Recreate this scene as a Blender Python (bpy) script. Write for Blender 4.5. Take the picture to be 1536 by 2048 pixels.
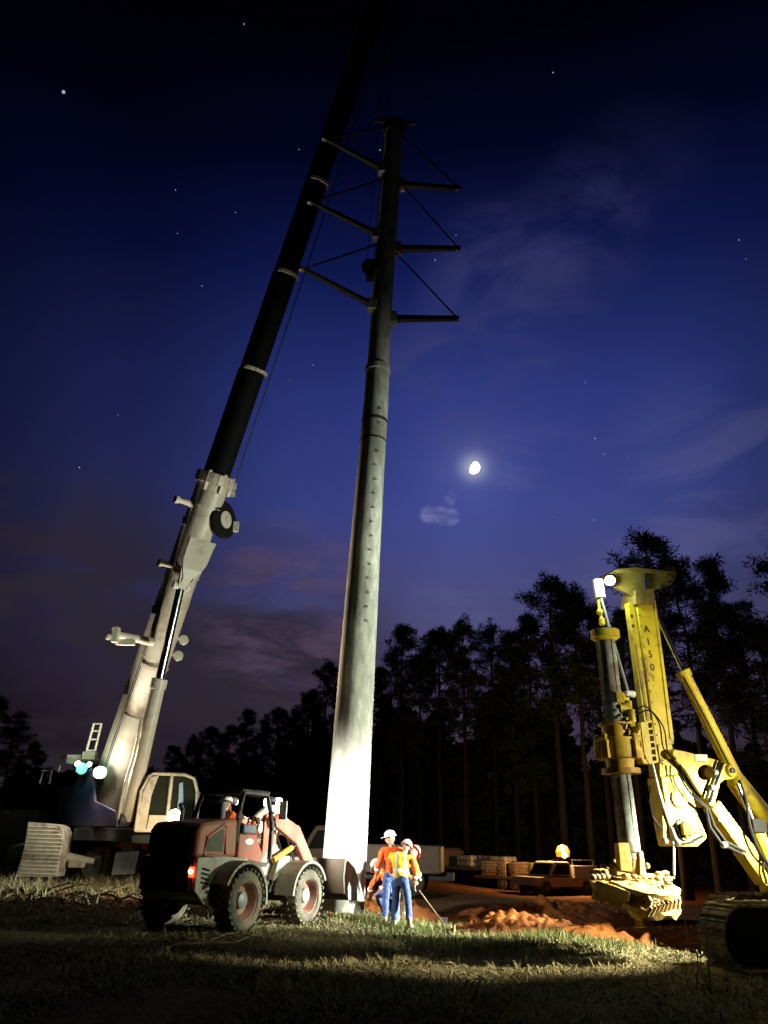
import bpy, bmesh, math, random
import numpy as np
from mathutils import Vector as V, Matrix, noise
R = math.radians
PI = math.pi
random.seed(7)
scene = bpy.context.scene
for o in list(bpy.data.objects):
    bpy.data.objects.remove(o)
COL = scene.collection

# ------------------------------------------------------------------ camera
PITCH, ROLL, FPX, CZ = R(23.4), R(1.4), 1536.0, 1.55
_f = V((0, math.cos(PITCH), math.sin(PITCH)))
_r0 = V((1, 0, 0)); _u0 = V((0, -math.sin(PITCH), math.cos(PITCH)))
_r = math.cos(ROLL) * _r0 + math.sin(ROLL) * _u0
_u = math.cos(ROLL) * _u0 - math.sin(ROLL) * _r0
CAMLOC = V((0, 0, CZ))
cam = bpy.data.cameras.new('camera')
camo = bpy.data.objects.new('camera', cam); COL.objects.link(camo)
M = Matrix((_r, _u, -_f)).transposed().to_4x4(); M.translation = CAMLOC
camo.matrix_world = M
cam.sensor_fit = 'VERTICAL'; cam.sensor_height = 36; cam.lens = 36 * FPX / 2048
cam.clip_start = 0.1; cam.clip_end = 6000
scene.camera = camo

def ray(px, py): return _f + (px - 768) / FPX * _r + (1024 - py) / FPX * _u
def at(px, py, Y):
    d = ray(px, py); return CAMLOC + d * (Y / d.y)
def atz(px, py, z):
    d = ray(px, py); return CAMLOC + d * ((z - CZ) / d.z)
def on_plane(px, py, O, N):
    d = ray(px, py); return CAMLOC + d * ((O - CAMLOC).dot(N) / d.dot(N))
def depth(p): return (p - CAMLOC).dot(_f)
def proj(p):
    v = p - CAMLOC; z = v.dot(_f)
    return 768 + FPX * v.dot(_r) / z, 1024 - FPX * v.dot(_u) / z

def lin(c):
    c = c / 255.0
    return c / 12.92 if c <= .04045 else ((c + .055) / 1.055) ** 2.4
def srgb(r, g, b): return (lin(r), lin(g), lin(b))

# ------------------------------------------------------------------ world: dusk sky
MOON_DIR = ray(947, 935).normalized()
world = bpy.data.worlds.new('World'); scene.world = world
world.use_nodes = True
nt = world.node_tree; N = nt.nodes; L = nt.links
N.clear()
def wn(t, **k):
    n = N.new(t)
    for a, b in k.items(): setattr(n, a, b)
    return n
def wm(op, a, b=None, c=None, clamp=False):
    n = wn('ShaderNodeMath', operation=op); n.use_clamp = clamp
    for i, x in enumerate((a, b, c)):
        if x is None: continue
        if isinstance(x, (int, float)): n.inputs[i].default_value = x
        else: L.new(x, n.inputs[i])
    return n.outputs[0]
def wmix(fac, a, b, mode='MIX'):
    n = wn('ShaderNodeMix', data_type='RGBA', blend_type=mode)
    for i, x in ((0, fac), (6, a), (7, b)):
        if isinstance(x, (int, float)): n.inputs[i].default_value = x
        elif isinstance(x, tuple): n.inputs[i].default_value = (*x, 1)
        else: L.new(x, n.inputs[i])
    return n.outputs[2]
def wramp(x, stops, interp='EASE'):
    n = wn('ShaderNodeValToRGB'); n.color_ramp.interpolation = interp
    el = n.color_ramp.elements
    while len(el) < len(stops): el.new(0.5)
    for e, (p, c) in zip(el, stops):
        e.position = p; e.color = (*c, 1)
    L.new(x, n.inputs[0]); return n.outputs[0]
tc = wn('ShaderNodeTexCoord'); DIR = tc.outputs['Generated']
sp = wn('ShaderNodeSeparateXYZ'); L.new(DIR, sp.inputs[0])
dx, dy, dz = sp.outputs
grad = wramp(dz, [(0.0, srgb(50, 38, 46)), (.10, srgb(58, 48, 62)), (.18, srgb(76, 66, 96)), (.27, srgb(77, 76, 122)),
                  (.40, srgb(63, 74, 144)), (.525, srgb(48, 61, 133)), (.65, srgb(20, 31, 90)),
                  (.74, srgb(6, 9, 42)), (.82, srgb(1, 2, 11)), (1.0, srgb(0, 0, 3))], 'LINEAR')
# brighter towards the afterglow on the right of the frame, dimmer left and behind
azr = wramp(wm('ADD', wm('MULTIPLY', dx, 1.0), .5), [(.0, (.16, .14, .14)), (.18, (.33, .3, .31)), (.42, (.72, .72, .76)), (.6, (1, 1, 1)), (.8, (.86, .86, .86)), (1, (.5, .5, .5))])
sky = wmix(1.0, grad, azr, 'MULTIPLY')
back = wm('ADD', wm('MULTIPLY', wm('MAXIMUM', dy, 0.0), 1.12, clamp=True), .02, clamp=True)
mp = wn('ShaderNodeMapping'); L.new(DIR, mp.inputs[0])
mp.inputs['Scale'].default_value = (2.4, 2.4, 7.5); mp.inputs['Rotation'].default_value = (0, R(-14), 0)
def wnoise(vec, scale, detail, rough=.55, dist=0.0):
    n = wn('ShaderNodeTexNoise'); n.inputs['Scale'].default_value = scale; n.inputs['Detail'].default_value = detail
    n.inputs['Roughness'].default_value = rough; n.inputs['Distortion'].default_value = dist
    L.new(vec, n.inputs['Vector']); return n.outputs['Fac']
def near(px, py, a, b):
    d = wn('ShaderNodeVectorMath', operation='DOT_PRODUCT'); L.new(DIR, d.inputs[0]); d.inputs[1].default_value = ray(px, py).normalized()
    m = wn('ShaderNodeMapRange', interpolation_type='SMOOTHSTEP'); L.new(d.outputs['Value'], m.inputs[0])
    m.inputs[1].default_value = math.cos(R(a)); m.inputs[2].default_value = math.cos(R(b)); return m.outputs[0]
n1 = wnoise(mp.outputs[0], 1.5, 7, .58, .5)
n2 = wnoise(mp.outputs[0], 4.2, 7, .62, .35)
# dark purple cloud deck low on the left, pinkish where the lamps of the site and the last light catch it
deck = wm('MULTIPLY', wm('MAXIMUM', near(60, 1370, 18, 5), near(520, 1350, 12, 3)), wramp(wm('ADD', wm('MULTIPLY', n1, .7), wm('MULTIPLY', n2, .3)), [(.36, (0, 0, 0)), (.56, (1, 1, 1))]))
sky = wmix(wm('MULTIPLY', deck, .9), sky, srgb(43, 37, 47))
pink = wm('MULTIPLY', near(590, 1230, 8.5, .5), wramp(n2, [(.4, (0, 0, 0)), (.66, (1, 1, 1))]))
sky = wmix(wm('MULTIPLY', pink, .5), sky, srgb(98, 78, 104))
# pale wisps high on the right
mp2 = wn('ShaderNodeMapping'); L.new(DIR, mp2.inputs[0])
mp2.inputs['Scale'].default_value = (2.0, 2.0, 5.0); mp2.inputs['Rotation'].default_value = (0, R(38), 0)
n3 = wnoise(mp2.outputs[0], 2.3, 7, .58, .5)
wisp = wm('MULTIPLY', wm('MAXIMUM', wm('MAXIMUM', near(1030, 590, 8, .5), near(900, 780, 7, .5)), wm('MAXIMUM', wm('MULTIPLY', near(1150, 460, 6.5, .5), .6), wm('MULTIPLY', near(1270, 330, 6, .5), .12))), wramp(n3, [(.40, (.05, .05, .05)), (.64, (1, 1, 1))]))
sky = wmix(wm('MULTIPLY', wisp, .7), sky, srgb(62, 65, 116))
streak = wm('MULTIPLY', wm('MAXIMUM', near(1480, 1040, 12, 1), near(1050, 1110, 11, 1)), wramp(n1, [(.46, (0, 0, 0)), (.63, (1, 1, 1))]))
sky = wmix(wm('MULTIPLY', streak, .32), sky, srgb(98, 98, 146))
puff = wm('MAXIMUM', wm('MAXIMUM', near(858, 1030, .85, .05), near(880, 1031, .9, .05)), wm('MAXIMUM', near(902, 1034, .8, .0), wm('MULTIPLY', near(902, 997, .6, .0), .8)))
puff = wm('MULTIPLY', puff, wramp(wnoise(mp.outputs[0], 14, 4), [(.3, (.1, .1, .1)), (.62, (1, 1, 1))]))
sky = wmix(wm('MULTIPLY', puff, .75), sky, srgb(124, 124, 172))
# aureole: glow round the moon, painted into the sky colour
_d = wn('ShaderNodeVectorMath', operation='DOT_PRODUCT'); L.new(DIR, _d.inputs[0]); _d.inputs[1].default_value = MOON_DIR
sky = wmix(1.0, sky, wmix(wm('POWER', _d.outputs['Value'], 9000.0, clamp=True), (0, 0, 0), (.28, .30, .27)), 'ADD')
sky = wmix(1.0, sky, wmix(wm('POWER', _d.outputs['Value'], 900.0, clamp=True), (0, 0, 0), (.022, .024, .045)), 'ADD')
sky = wmix(1.0, sky, wmix(back, (0, 0, 0), (1, 1, 1)), 'MULTIPLY')
bg = wn('ShaderNodeBackground'); L.new(sky, bg.inputs[0]); bg.inputs[1].default_value = 1.0
wo = wn('ShaderNodeOutputWorld'); L.new(bg.outputs[0], wo.inputs[0])

# moonlight: the one sun lamp, very faint
sl = bpy.data.lights.new('moonlight', 'SUN'); sl.energy = .012; sl.angle = R(.5); sl.color = (.86, .92, 1)
so = bpy.data.objects.new('moonlight', sl); COL.objects.link(so)
so.rotation_euler = (-MOON_DIR).to_track_quat('-Z', 'Y').to_euler()

scene.view_settings.view_transform = 'Standard'; scene.view_settings.look = 'None'
scene.view_settings.exposure = 0; scene.view_settings.gamma = 1
scene.render.engine = 'CYCLES'
scene.cycles.use_denoising = True
scene.cycles.max_bounces = 5; scene.cycles.diffuse_bounces = 2; scene.cycles.glossy_bounces = 3
scene.cycles.transparent_max_bounces = 8
scene.cycles.sample_clamp_indirect = 4
scene.cycles.caustics_reflective = False; scene.cycles.caustics_refractive = False

# ------------------------------------------------------------------ materials
def mat(name, col, rough=.6, metal=0.0, var=.25, scale=5.0, bump=0.0, dirt=None, dirt_amt=.5, dscale=1.6, spec=.4, stretch=None):
    m = bpy.data.materials.new(name); m.use_nodes = True
    t = m.node_tree; b = t.nodes['Principled BSDF']
    tcn = t.nodes.new('ShaderNodeTexCoord')
    src = tcn.outputs['Object']
    if stretch:
        mpn = t.nodes.new('ShaderNodeMapping'); mpn.inputs['Scale'].default_value = stretch; t.links.new(src, mpn.inputs[0]); src = mpn.outputs[0]
    no = t.nodes.new('ShaderNodeTexNoise'); no.inputs['Scale'].default_value = scale; no.inputs['Detail'].default_value = 7; no.inputs['Roughness'].default_value = .62
    t.links.new(src, no.inputs['Vector'])
    rp = t.nodes.new('ShaderNodeValToRGB')
    rp.color_ramp.elements[0].position = .3; rp.color_ramp.elements[1].position = .7
    rp.color_ramp.elements[0].color = (*[max(0, c * (1 - var)) for c in col], 1)
    rp.color_ramp.elements[1].color = (*[min(1, c * (1 + var * .6)) for c in col], 1)
    t.links.new(no.outputs['Fac'], rp.inputs[0]); out = rp.outputs[0]
    if dirt:
        n2_ = t.nodes.new('ShaderNodeTexNoise'); n2_.inputs['Scale'].default_value = dscale; n2_.inputs['Detail'].default_value = 9; n2_.inputs['Roughness'].default_value = .7
        t.links.new(src, n2_.inputs['Vector'])
        mr = t.nodes.new('ShaderNodeMapRange'); mr.inputs[1].default_value = .66 - dirt_amt * .4; mr.inputs[2].default_value = .76 - dirt_amt * .25
        mr.inputs[4].default_value = .9
        t.links.new(n2_.outputs['Fac'], mr.inputs[0])
        mx = t.nodes.new('ShaderNodeMix'); mx.data_type = 'RGBA'
        t.links.new(mr.outputs[0], mx.inputs[0]); t.links.new(out, mx.inputs[6]); mx.inputs[7].default_value = (*dirt, 1); out = mx.outputs[2]
    t.links.new(out, b.inputs['Base Color'])
    b.inputs['Roughness'].default_value = rough; b.inputs['Metallic'].default_value = metal
    b.inputs['Specular IOR Level'].default_value = spec
    if bump:
        bp = t.nodes.new('ShaderNodeBump'); bp.inputs['Strength'].default_value = bump; bp.inputs['Distance'].default_value = .03
        t.links.new(no.outputs['Fac'], bp.inputs['Height']); t.links.new(bp.outputs[0], b.inputs['Normal'])
    return m
def emis(name, col, s):
    m = bpy.data.materials.new(name); m.use_nodes = True
    b = m.node_tree.nodes['Principled BSDF']
    b.inputs['Base Color'].default_value = (*col, 1)
    b.inputs['Emission Color'].default_value = (*col, 1); b.inputs['Emission Strength'].default_value = s
    return m
def glassmat(name, col=(.02, .025, .02)):
    m = bpy.data.materials.new(name); m.use_nodes = True
    b = m.node_tree.nodes['Principled BSDF']
    b.inputs['Base Color'].default_value = (*col, 1); b.inputs['Roughness'].default_value = .04
    b.inputs['Specular IOR Level'].default_value = .6
    return m
CLAY = (.27, .088, .024)
MT = dict(
    boom_cream=mat('boom cream paint', (.50, .46, .38), .42, 0, .12, 2.5, .05, (.22, .13, .07), .34, .55),
    boom_black=mat('boom black paint', (.0025, .0025, .003), .75, 0, .3, 4, spec=.12),
    black=mat('black rubber and paint', (.008, .008, .008), .85, 0, .3, 7, spec=.12),
    dark=mat('dark grey steel', (.045, .045, .045), .6, .3, .3, 6),
    blue=mat('blue crane paint', (.03, .033, .10), .5, 0, .25, 3, 0, (.10, .06, .06), .45),
    maroon=mat('maroon panel', (.20, .045, .05), .5, 0, .2, 4),
    white=mat('dirty white paint', (.60, .56, .46), .55, 0, .15, 4, .05, (.20, .13, .08), .4),
    grey=mat('greyish mudflap rubber', (.20, .20, .23), .7, 0, .25, 6),
    orange=mat('orange beam paint', (.62, .24, .03), .5, 0, .2, 5, 0, (.2, .1, .05), .3),
    yellow=mat('rig yellow paint', (.60, .44, .015), .5, 0, .18, 3.5, .08, (.22, .13, .03), .38, 2.6),
    yorange=mat('ochre soiled yellow paint', (.64, .43, .03), .55, 0, .3, 7, .15, (.34, .15, .04), .45, 3),
    steel=mat('worn grey steel', (.24, .25, .26), .42, .55, .3, 6, .1, (.10, .085, .07), .45, 3.5),
    kelly=mat('muddy kelly bar steel', (.32, .36, .34), .8, .0, .4, 9, .25, (.15, .085, .05), .6, 4),
    chrome=mat('chromed rod', (.65, .66, .68), .18, 1.0, .05, 5),
    clayclod=mat('clay caked steel', (.64, .44, .12), .85, 0, .35, 6, .9, (.40, .19, .06), .5, 3),
    tooth=mat('muddy cutting teeth', (.58, .42, .20), .75, 0, .3, 12, .4),
    galv=mat('mottled pole surface', (.37, .375, .33), .75, 0, .45, 7, .1, (.15, .15, .125), .55, 1.5, stretch=(1, 1, .3)),
    armsteel=mat('dull arm steel', (.03, .03, .028), .7, .3, .3, 4),
    lred=mat('loader red paint', (.36, .075, .045), .6, 0, .25, 5, .05, (.19, .125, .085), .66, 3.0),
    lgrey=mat('loader grey paint', (.26, .265, .22), .6, 0, .2, 5, .05, (.17, .12, .07), .5, 2.4),
    vent=mat('dark green grey vent mesh', (.045, .055, .035), .7, 0, .3, 40),
    tyre=mat('muddy tyre rubber', (.075, .072, .055), .85, 0, .35, 9, .35, (.17, .14, .09), .5, 3),
    rim=mat('dusty red wheel rim', (.20, .085, .06), .6, 0, .25, 6, 0, (.24, .15, .10), .45, 4),
    hub=mat('pale hub plate', (.20, .22, .23), .5, .2, .2, 8),
    skin=mat('skin', (.46, .24, .15), .55, 0, .12, 9),
    orange_cloth=mat('orange work shirt cloth', (.72, .12, .02), .9, 0, .2, 14, .3),
    denim=mat('blue denim', (.055, .095, .26), .9, 0, .3, 16, .3),
    olive=mat('grey olive trousers', (.12, .13, .10), .9, 0, .3, 14, .3),
    boot=mat('muddy tan boots', (.34, .28, .19), .85, 0, .3, 12, .3),
    hat=mat('white hard hat shell', (.78, .78, .74), .3, 0, .06, 5),
    hatpink=mat('pink red hard hat shell', (.62, .16, .14), .35, 0, .08, 5),
    bark=mat('pine bark', (.026, .02, .015), .9, 0, .4, 6, .8),
    needles=mat('pine needles', (.035, .05, .02), .8, 0, .4, 1.0, spec=.1),
    under=mat('dark woodland leaves', (.03, .038, .018), .9, 0, .4, .6, spec=.05),
    dirt=mat('orange clay soil', CLAY, .95, 0, .4, 5, 1.0, (.20, .075, .03), .5, 1.2, spec=.05),
    straw=mat('dry straw grass', (.27, .24, .13), .9, 0, .4, 3, spec=.1),
    grass=mat('fresh green grass', (.13, .145, .055), .85, 0, .4, 4, spec=.1),
    wood=mat('bare wood', (.24, .17, .10), .85, 0, .35, 9, .4),
    truck=mat('dusty white truck paint', (.46, .43, .38), .5, 0, .15, 3, 0, (.25, .17, .10), .4, 1.5),
    tan=mat('tan truck paint', (.15, .115, .08), .6, 0, .2, 3, 0, (.16, .10, .06), .4, 1.5),
    cargo=mat('tan crate boards', (.50, .36, .20), .8, 0, .3, 4, .3),
    letters=mat('black lettering', (.02, .018, .008), .6, 0, .2, 5),
    faint=mat('worn lettering', (.28, .20, .02), .6, 0, .2, 5),
    olivehead=mat('mustard sheave head paint', (.30, .21, .035), .55, 0, .25, 3, 0, (.10, .06, .02), .4, 2),
    glass=glassmat('dark cab glass'),
    decal=mat('white oval decal', (.75, .77, .75), .4, 0, .05, 4),
    bluecloth=mat('pale blue cloth', (.25, .38, .55), .9, 0, .2, 12),
    seat=mat('blue grey seat', (.14, .16, .2), .8, 0, .2, 12),
    rope=mat('steel wire rope', (.45, .46, .44), .5, .4, .3, 60),
    E_white=emis('cool white lamp lens', (.85, 1, .93), 60),
    E_warm=emis('warm lamp lens', (1, .78, .42), 60),
    E_green=emis('greenish lamp lens', (.10, 1, .36), 1.8),
    E_amber=emis('amber beacon lens', (1, .22, .015), 2.2), E_bulb=emis('hot amber bulb', (1, .7, .3), 12),  # glowing dome and core that imitate the beacon's halo and glare
    E_red=emis('red tail lamp lens', (1, .035, .015), 7),
    E_redhot=emis('hot centre of tail lamp', (1, .34, .1), 14),
    E_moon=emis('moon', (1, 1, .88), 6),
    E_star=emis('star', (.8, .88, 1), .5),
)

# ------------------------------------------------------------------ mesh helpers
def frame_of(d, up=V((0, 0, 1))):
    d = d.normalized()
    s = d.cross(up)
    if s.length < 1e-4: s = d.cross(V((0, 1, 0)))
    s.normalize(); return d, s, s.cross(d).normalized()

class MB:
    def __init__(s): s.bm = bmesh.new()
    def quadbox(s, cs):
        v = [s.bm.verts.new(c) for c in cs]
        for f in ((0, 3, 2, 1), (4, 5, 6, 7), (0, 1, 5, 4), (1, 2, 6, 5), (2, 3, 7, 6), (3, 0, 4, 7)):
            s.bm.faces.new([v[i] for i in f])
    def box(s, c, size, rot=None):
        c = V(c); x, y, z = [a / 2 for a in size]
        cs = [V(p) for p in ((-x, -y, -z), (x, -y, -z), (x, y, -z), (-x, y, -z), (-x, -y, z), (x, -y, z), (x, y, z), (-x, y, z))]
        s.quadbox([c + (rot @ p if rot else p) for p in cs]); return s
    def beam(s, p0, p1, w, h, up=V((0, 0, 1)), w1=None, h1=None):
        p0, p1 = V(p0), V(p1); d, sd, u = frame_of(p1 - p0, up)
        w1 = w if w1 is None else w1; h1 = h if h1 is None else h1
        a = [p0 + sd * i * w / 2 + u * j * h / 2 for i, j in ((-1, -1), (1, -1), (1, 1), (-1, 1))]
        b = [p1 + sd * i * w1 / 2 + u * j * h1 / 2 for i, j in ((-1, -1), (1, -1), (1, 1), (-1, 1))]
        s.quadbox(a + b); return s
    def lathe(s, p0, axis, prof, n=24, cap=True):
        p0 = V(p0); d, sd, u = frame_of(V(axis)); rings = []
        for t, r in prof:
            rings.append([s.bm.verts.new(p0 + d * t + (sd * math.cos(2 * PI * k / n) + u * math.sin(2 * PI * k / n)) * max(r, 1e-4)) for k in range(n)])
        for a, b in zip(rings, rings[1:]):
            for k in range(n): s.bm.faces.new((a[k], a[(k + 1) % n], b[(k + 1) % n], b[k]))
        if cap:
            s.bm.faces.new(rings[0][::-1]); s.bm.faces.new(rings[-1])
        return s
    def tube(s, p0, p1, r0, r1=None, n=16):
        p0, p1 = V(p0), V(p1); return s.lathe(p0, p1 - p0, [(0, r0), ((p1 - p0).length, r0 if r1 is None else r1)], n)
    def path(s, pts, r, n=8, r1=None):
        pts = [V(p) for p in pts]; rings = []; m = len(pts); up = V((0.13, .21, .97)).normalized()
        for i, p in enumerate(pts):
            d = (pts[min(i + 1, m - 1)] - pts[max(i - 1, 0)])
            d, sd, u = frame_of(d, up); rr = r if r1 is None else r + (r1 - r) * i / (m - 1)
            rings.append([s.bm.verts.new(p + (sd * math.cos(2 * PI * k / n) + u * math.sin(2 * PI * k / n)) * rr) for k in range(n)])
        for a, b in zip(rings, rings[1:]):
            for k in range(n): s.bm.faces.new((a[k], a[(k + 1) % n], b[(k + 1) % n], b[k]))
        s.bm.faces.new(rings[0][::-1]); s.bm.faces.new(rings[-1]); return s
    def prism(s, pts, thick, holes=()):
        """polygon pts (3D, coplanar) extruded by vector thick; holes = list of point loops"""
        pts = [V(p) for p in pts]; thick = V(thick)
        loops = [pts] + [[V(p) for p in h] for h in holes]
        if not holes:
            a = [s.bm.verts.new(p) for p in pts]; b = [s.bm.verts.new(p + thick) for p in pts]
            s.bm.faces.new(a[::-1]); s.bm.faces.new(b)
            for i in range(len(a)):
                j = (i + 1) % len(a); s.bm.faces.new((a[i], a[j], b[j], b[i]))
            return s
        allv = []
        for off in (V((0, 0, 0)), thick):
            es = []; lv = []
            for lp in loops:
                vs = [s.bm.verts.new(p + off) for p in lp]; lv.append(vs)
                es += [s.bm.edges.new((vs[i], vs[(i + 1) % len(vs)])) for i in range(len(vs))]
            bmesh.ops.triangle_fill(s.bm, use_beauty=True, use_dissolve=False, edges=es)
            allv.append(lv)
        for la, lb in zip(*allv):
            for i in range(len(la)):
                j = (i + 1) % len(la); s.bm.faces.new((la[i], la[j], lb[j], lb[i]))
        return s
    def sphere(s, c, r, sc=(1, 1, 1), n=16, m=10):
        r_ = bmesh.ops.create_uvsphere(s.bm, u_segments=n, v_segments=m, radius=r)
        for v in r_['verts']: v.co = V((v.co.x * sc[0], v.co.y * sc[1], v.co.z * sc[2])) + V(c)
        return s
    def build(s, name, m, parent=None, bevel=0.0, angle=35, sub_noise=None):
        bmesh.ops.recalc_face_normals(s.bm, faces=s.bm.faces[:])
        me = bpy.data.meshes.new(name); s.bm.to_mesh(me); s.bm.free()
        return link(name, me, m, parent, bevel, angle)

OFF = {}
def link(name, me, m, parent=None, bevel=0.0, angle=35):
    if m: me.materials.append(m)
    for p in me.polygons: p.use_smooth = True
    me.set_sharp_from_angle(angle=R(angle))
    o = bpy.data.objects.new(name, me); COL.objects.link(o)
    if parent:
        o.parent = parent
        root = parent
        while root.parent: root = root.parent
        if root.get('_w'): me.transform(Matrix.Translation(-root.location))
    if bevel:
        b = o.modifiers.new('bevel', 'BEVEL'); b.width = bevel; b.segments = 2; b.limit_method = 'ANGLE'; b.angle_limit = R(40)
    return o
def tag(o, label=None, cat=None, group=None, kind=None):
    if label: o['label'] = label
    if cat: o['category'] = cat
    if group: o['group'] = group
    if kind: o['kind'] = kind
    return o
def thing(name, label, cat, loc=(0, 0, 0), rz=0.0, group=None, world_coords=False):
    o = bpy.data.objects.new(name, None); COL.objects.link(o); o.empty_display_size = .3
    o.location = loc; o.rotation_euler = (0, 0, rz)
    if world_coords: o['_w'] = 1
    return tag(o, label, cat, group)
def copy_tree(o, parent=None):
    c = o.copy(); COL.objects.link(c); c.parent = parent
    for ch in list(o.children): copy_tree(ch, c)
    return c
def lamp(name, kind, loc, power, col, aim=None, angle=60, blend=1.0, radius=.08, parent=None):
    l = bpy.data.lights.new(name, kind); l.energy = power; l.color = col; l.shadow_soft_size = radius
    if kind == 'SPOT': l.spot_size = R(angle); l.spot_blend = blend
    o = bpy.data.objects.new(name, l); COL.objects.link(o); o.location = loc
    if aim is not None: o.rotation_euler = (V(aim) - V(loc)).to_track_quat('-Z', 'Y').to_euler()
    return o

# ------------------------------------------------------------------ ground
def sst(a, b, x):
    t = np.clip((x - a) / (b - a), 0, 1); return t * t * (3 - 2 * t)
BA, BB = np.array((.2, 20.3)), np.array((5.2, 14.6))       # edge of the grass bank
_bd = (BB - BA) / np.linalg.norm(BB - BA); _bn = np.array((-_bd[1], _bd[0]))
def bank(x, y): return (x - BA[0]) * _bn[0] + (y - BA[1]) * _bn[1]     # >0: beyond the bank
_rng = np.random.RandomState(3)
_wv = [(_rng.uniform(.25, 3.6), _rng.uniform(0, 2 * PI), _rng.uniform(0, 2 * PI)) for _ in range(26)]
def rough_field(x, y):
    z = np.zeros_like(x)
    for k, a, p in _wv:
        z = z + np.sin(k * (x * math.cos(a) + y * math.sin(a)) + p) * .055 / (k ** .75)
    return z
def H(x, y):
    x = np.asarray(x, float); y = np.asarray(y, float)
    d = bank(x, y)
    dip = sst(0, 1.3, d) * sst(-.6, .8, x) * (1 - sst(24, 34, y)) * .28
    far = 1 - .75 * sst(22, 40, y)
    drop = .9 * sst(22, 46, y) * sst(-3, 9, x)
    return rough_field(x, y) * .30 * far - dip - drop
def Hs(x, y): return float(H(np.array([x]), np.array([y]))[0])
def clay_mask(x, y):
    d = bank(x, y); nz = rough_field(x * 1.7 + 5, y * 1.7) * 4
    c = sst(-.3, .5, d + nz) * sst(-.8, .8, x + nz)
    return np.maximum(c, sst(19.3, 21.0, y + nz * 1.5) * .6)
ys = np.concatenate([np.linspace(-12, 7, 24)[:-1], np.linspace(7, 30, 190)[:-1], np.geomspace(30, 3000, 60)])
us = np.linspace(-1, 1, 221); us = np.sign(us) * np.abs(us) ** 1.15
GX = us[None, :] * (np.abs(ys)[:, None] * 1.05 + 7); GY = np.repeat(ys[:, None], len(us), 1)
GZ = H(GX, GY)
gv = np.stack([GX, GY, GZ], -1).reshape(-1, 3)
nr, nc = GX.shape
idx = np.arange(nr * nc).reshape(nr, nc)
gf = np.stack([idx[:-1, :-1], idx[:-1, 1:], idx[1:, 1:], idx[1:, :-1]], -1).reshape(-1, 4)
gm = bpy.data.meshes.new('ground'); gm.from_pydata(gv.tolist(), [], gf.tolist())
at_ = gm.attributes.new('clay', 'FLOAT', 'POINT'); at_.data.foreach_set('value', clay_mask(GX, GY).reshape(-1).astype(np.float32))
def ground_mat():
    m = bpy.data.materials.new('ground soil'); m.use_nodes = True; t = m.node_tree; b = t.nodes['Principled BSDF']
    nd = t.nodes.new; lk = t.links.new
    tcn = nd('ShaderNodeTexCoord'); P = tcn.outputs['Object']
    def nz(s, d, r=.6):
        n = nd('ShaderNodeTexNoise'); n.inputs['Scale'].default_value = s; n.inputs['Detail'].default_value = d; n.inputs['Roughness'].default_value = r; lk(P, n.inputs['Vector']); return n.outputs['Fac']
    def rp(x, st):
        n = nd('ShaderNodeValToRGB'); e = n.color_ramp.elements
        while len(e) < len(st): e.new(.5)
        for q, (p, c) in zip(e, st): q.position = p; q.color = (*c, 1)
        lk(x, n.inputs[0]); return n.outputs[0]
    fine = nz(9, 10, .7); big = nz(.8, 5)
    turf = rp(fine, [(.3, (.035, .026, .014)), (.5, (.10, .08, .042)), (.7, (.21, .175, .09))])
    clay = rp(fine, [(.3, (.13, .05, .018)), (.55, (.27, .115, .04)), (.75, (.38, .19, .08))])
    a = nd('ShaderNodeAttribute'); a.attribute_name = 'clay'
    mx = nd('ShaderNodeMix'); mx.data_type = 'RGBA'; lk(a.outputs['Fac'], mx.inputs[0]); lk(turf, mx.inputs[6]); lk(clay, mx.inputs[7])
    mu = nd('ShaderNodeMix'); mu.data_type = 'RGBA'; mu.blend_type = 'MULTIPLY'; mu.inputs[0].default_value = .7
    lk(mx.outputs[2], mu.inputs[6]); lk(rp(big, [(.35, (.5, .48, .45)), (.65, (1, 1, 1))]), mu.inputs[7])
    lk(mu.outputs[2], b.inputs['Base Color']); b.inputs['Roughness'].default_value = .97; b.inputs['Specular IOR Level'].default_value = .05
    bp = nd('ShaderNodeBump'); bp.inputs['Strength'].default_value = .9; bp.inputs['Distance'].default_value = .06; lk(fine, bp.inputs['Height']); lk(bp.outputs[0], b.inputs['Normal'])
    return m
go = link('ground', gm, ground_mat(), None, 0, 180); tag(go, kind='structure')
# dirt access road beyond the dig: a graded sheet just above the soil
rv, rf = [], []
rc = [(-2.5, 25), (2, 28.5), (7, 29.5), (14, 27), (24, 25), (40, 26)]
def road_pt(t):
    i = min(int(t), len(rc) - 2); f = t - i; f = f * f * (3 - 2 * f)
    return rc[i][0] + (rc[i + 1][0] - rc[i][0]) * (t - i), rc[i][1] + (rc[i + 1][1] - rc[i][1]) * f
for i in range(101):
    x, y = road_pt(i / 100 * (len(rc) - 1) * .9999)
    for j in range(13):
        yy = y + (j - 6) * .75
        rv.append((x + (j - 6) * .12, yy, Hs(x, yy) * 1.0 + .035 + .025 * math.cos(j * 1.9)))
for i in range(100):
    for j in range(12):
        a = i * 13 + j; rf.append((a, a + 13, a + 14, a + 1))
rm = bpy.data.meshes.new('road'); rm.from_pydata(rv, [], rf)
tag(link('road', rm, mat('packed tan dirt', (.30, .185, .10), .95, 0, .25, 1.4, .5, (.22, .11, .05), .4, .5, spec=.05), None, 0, 180), kind='structure')

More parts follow.
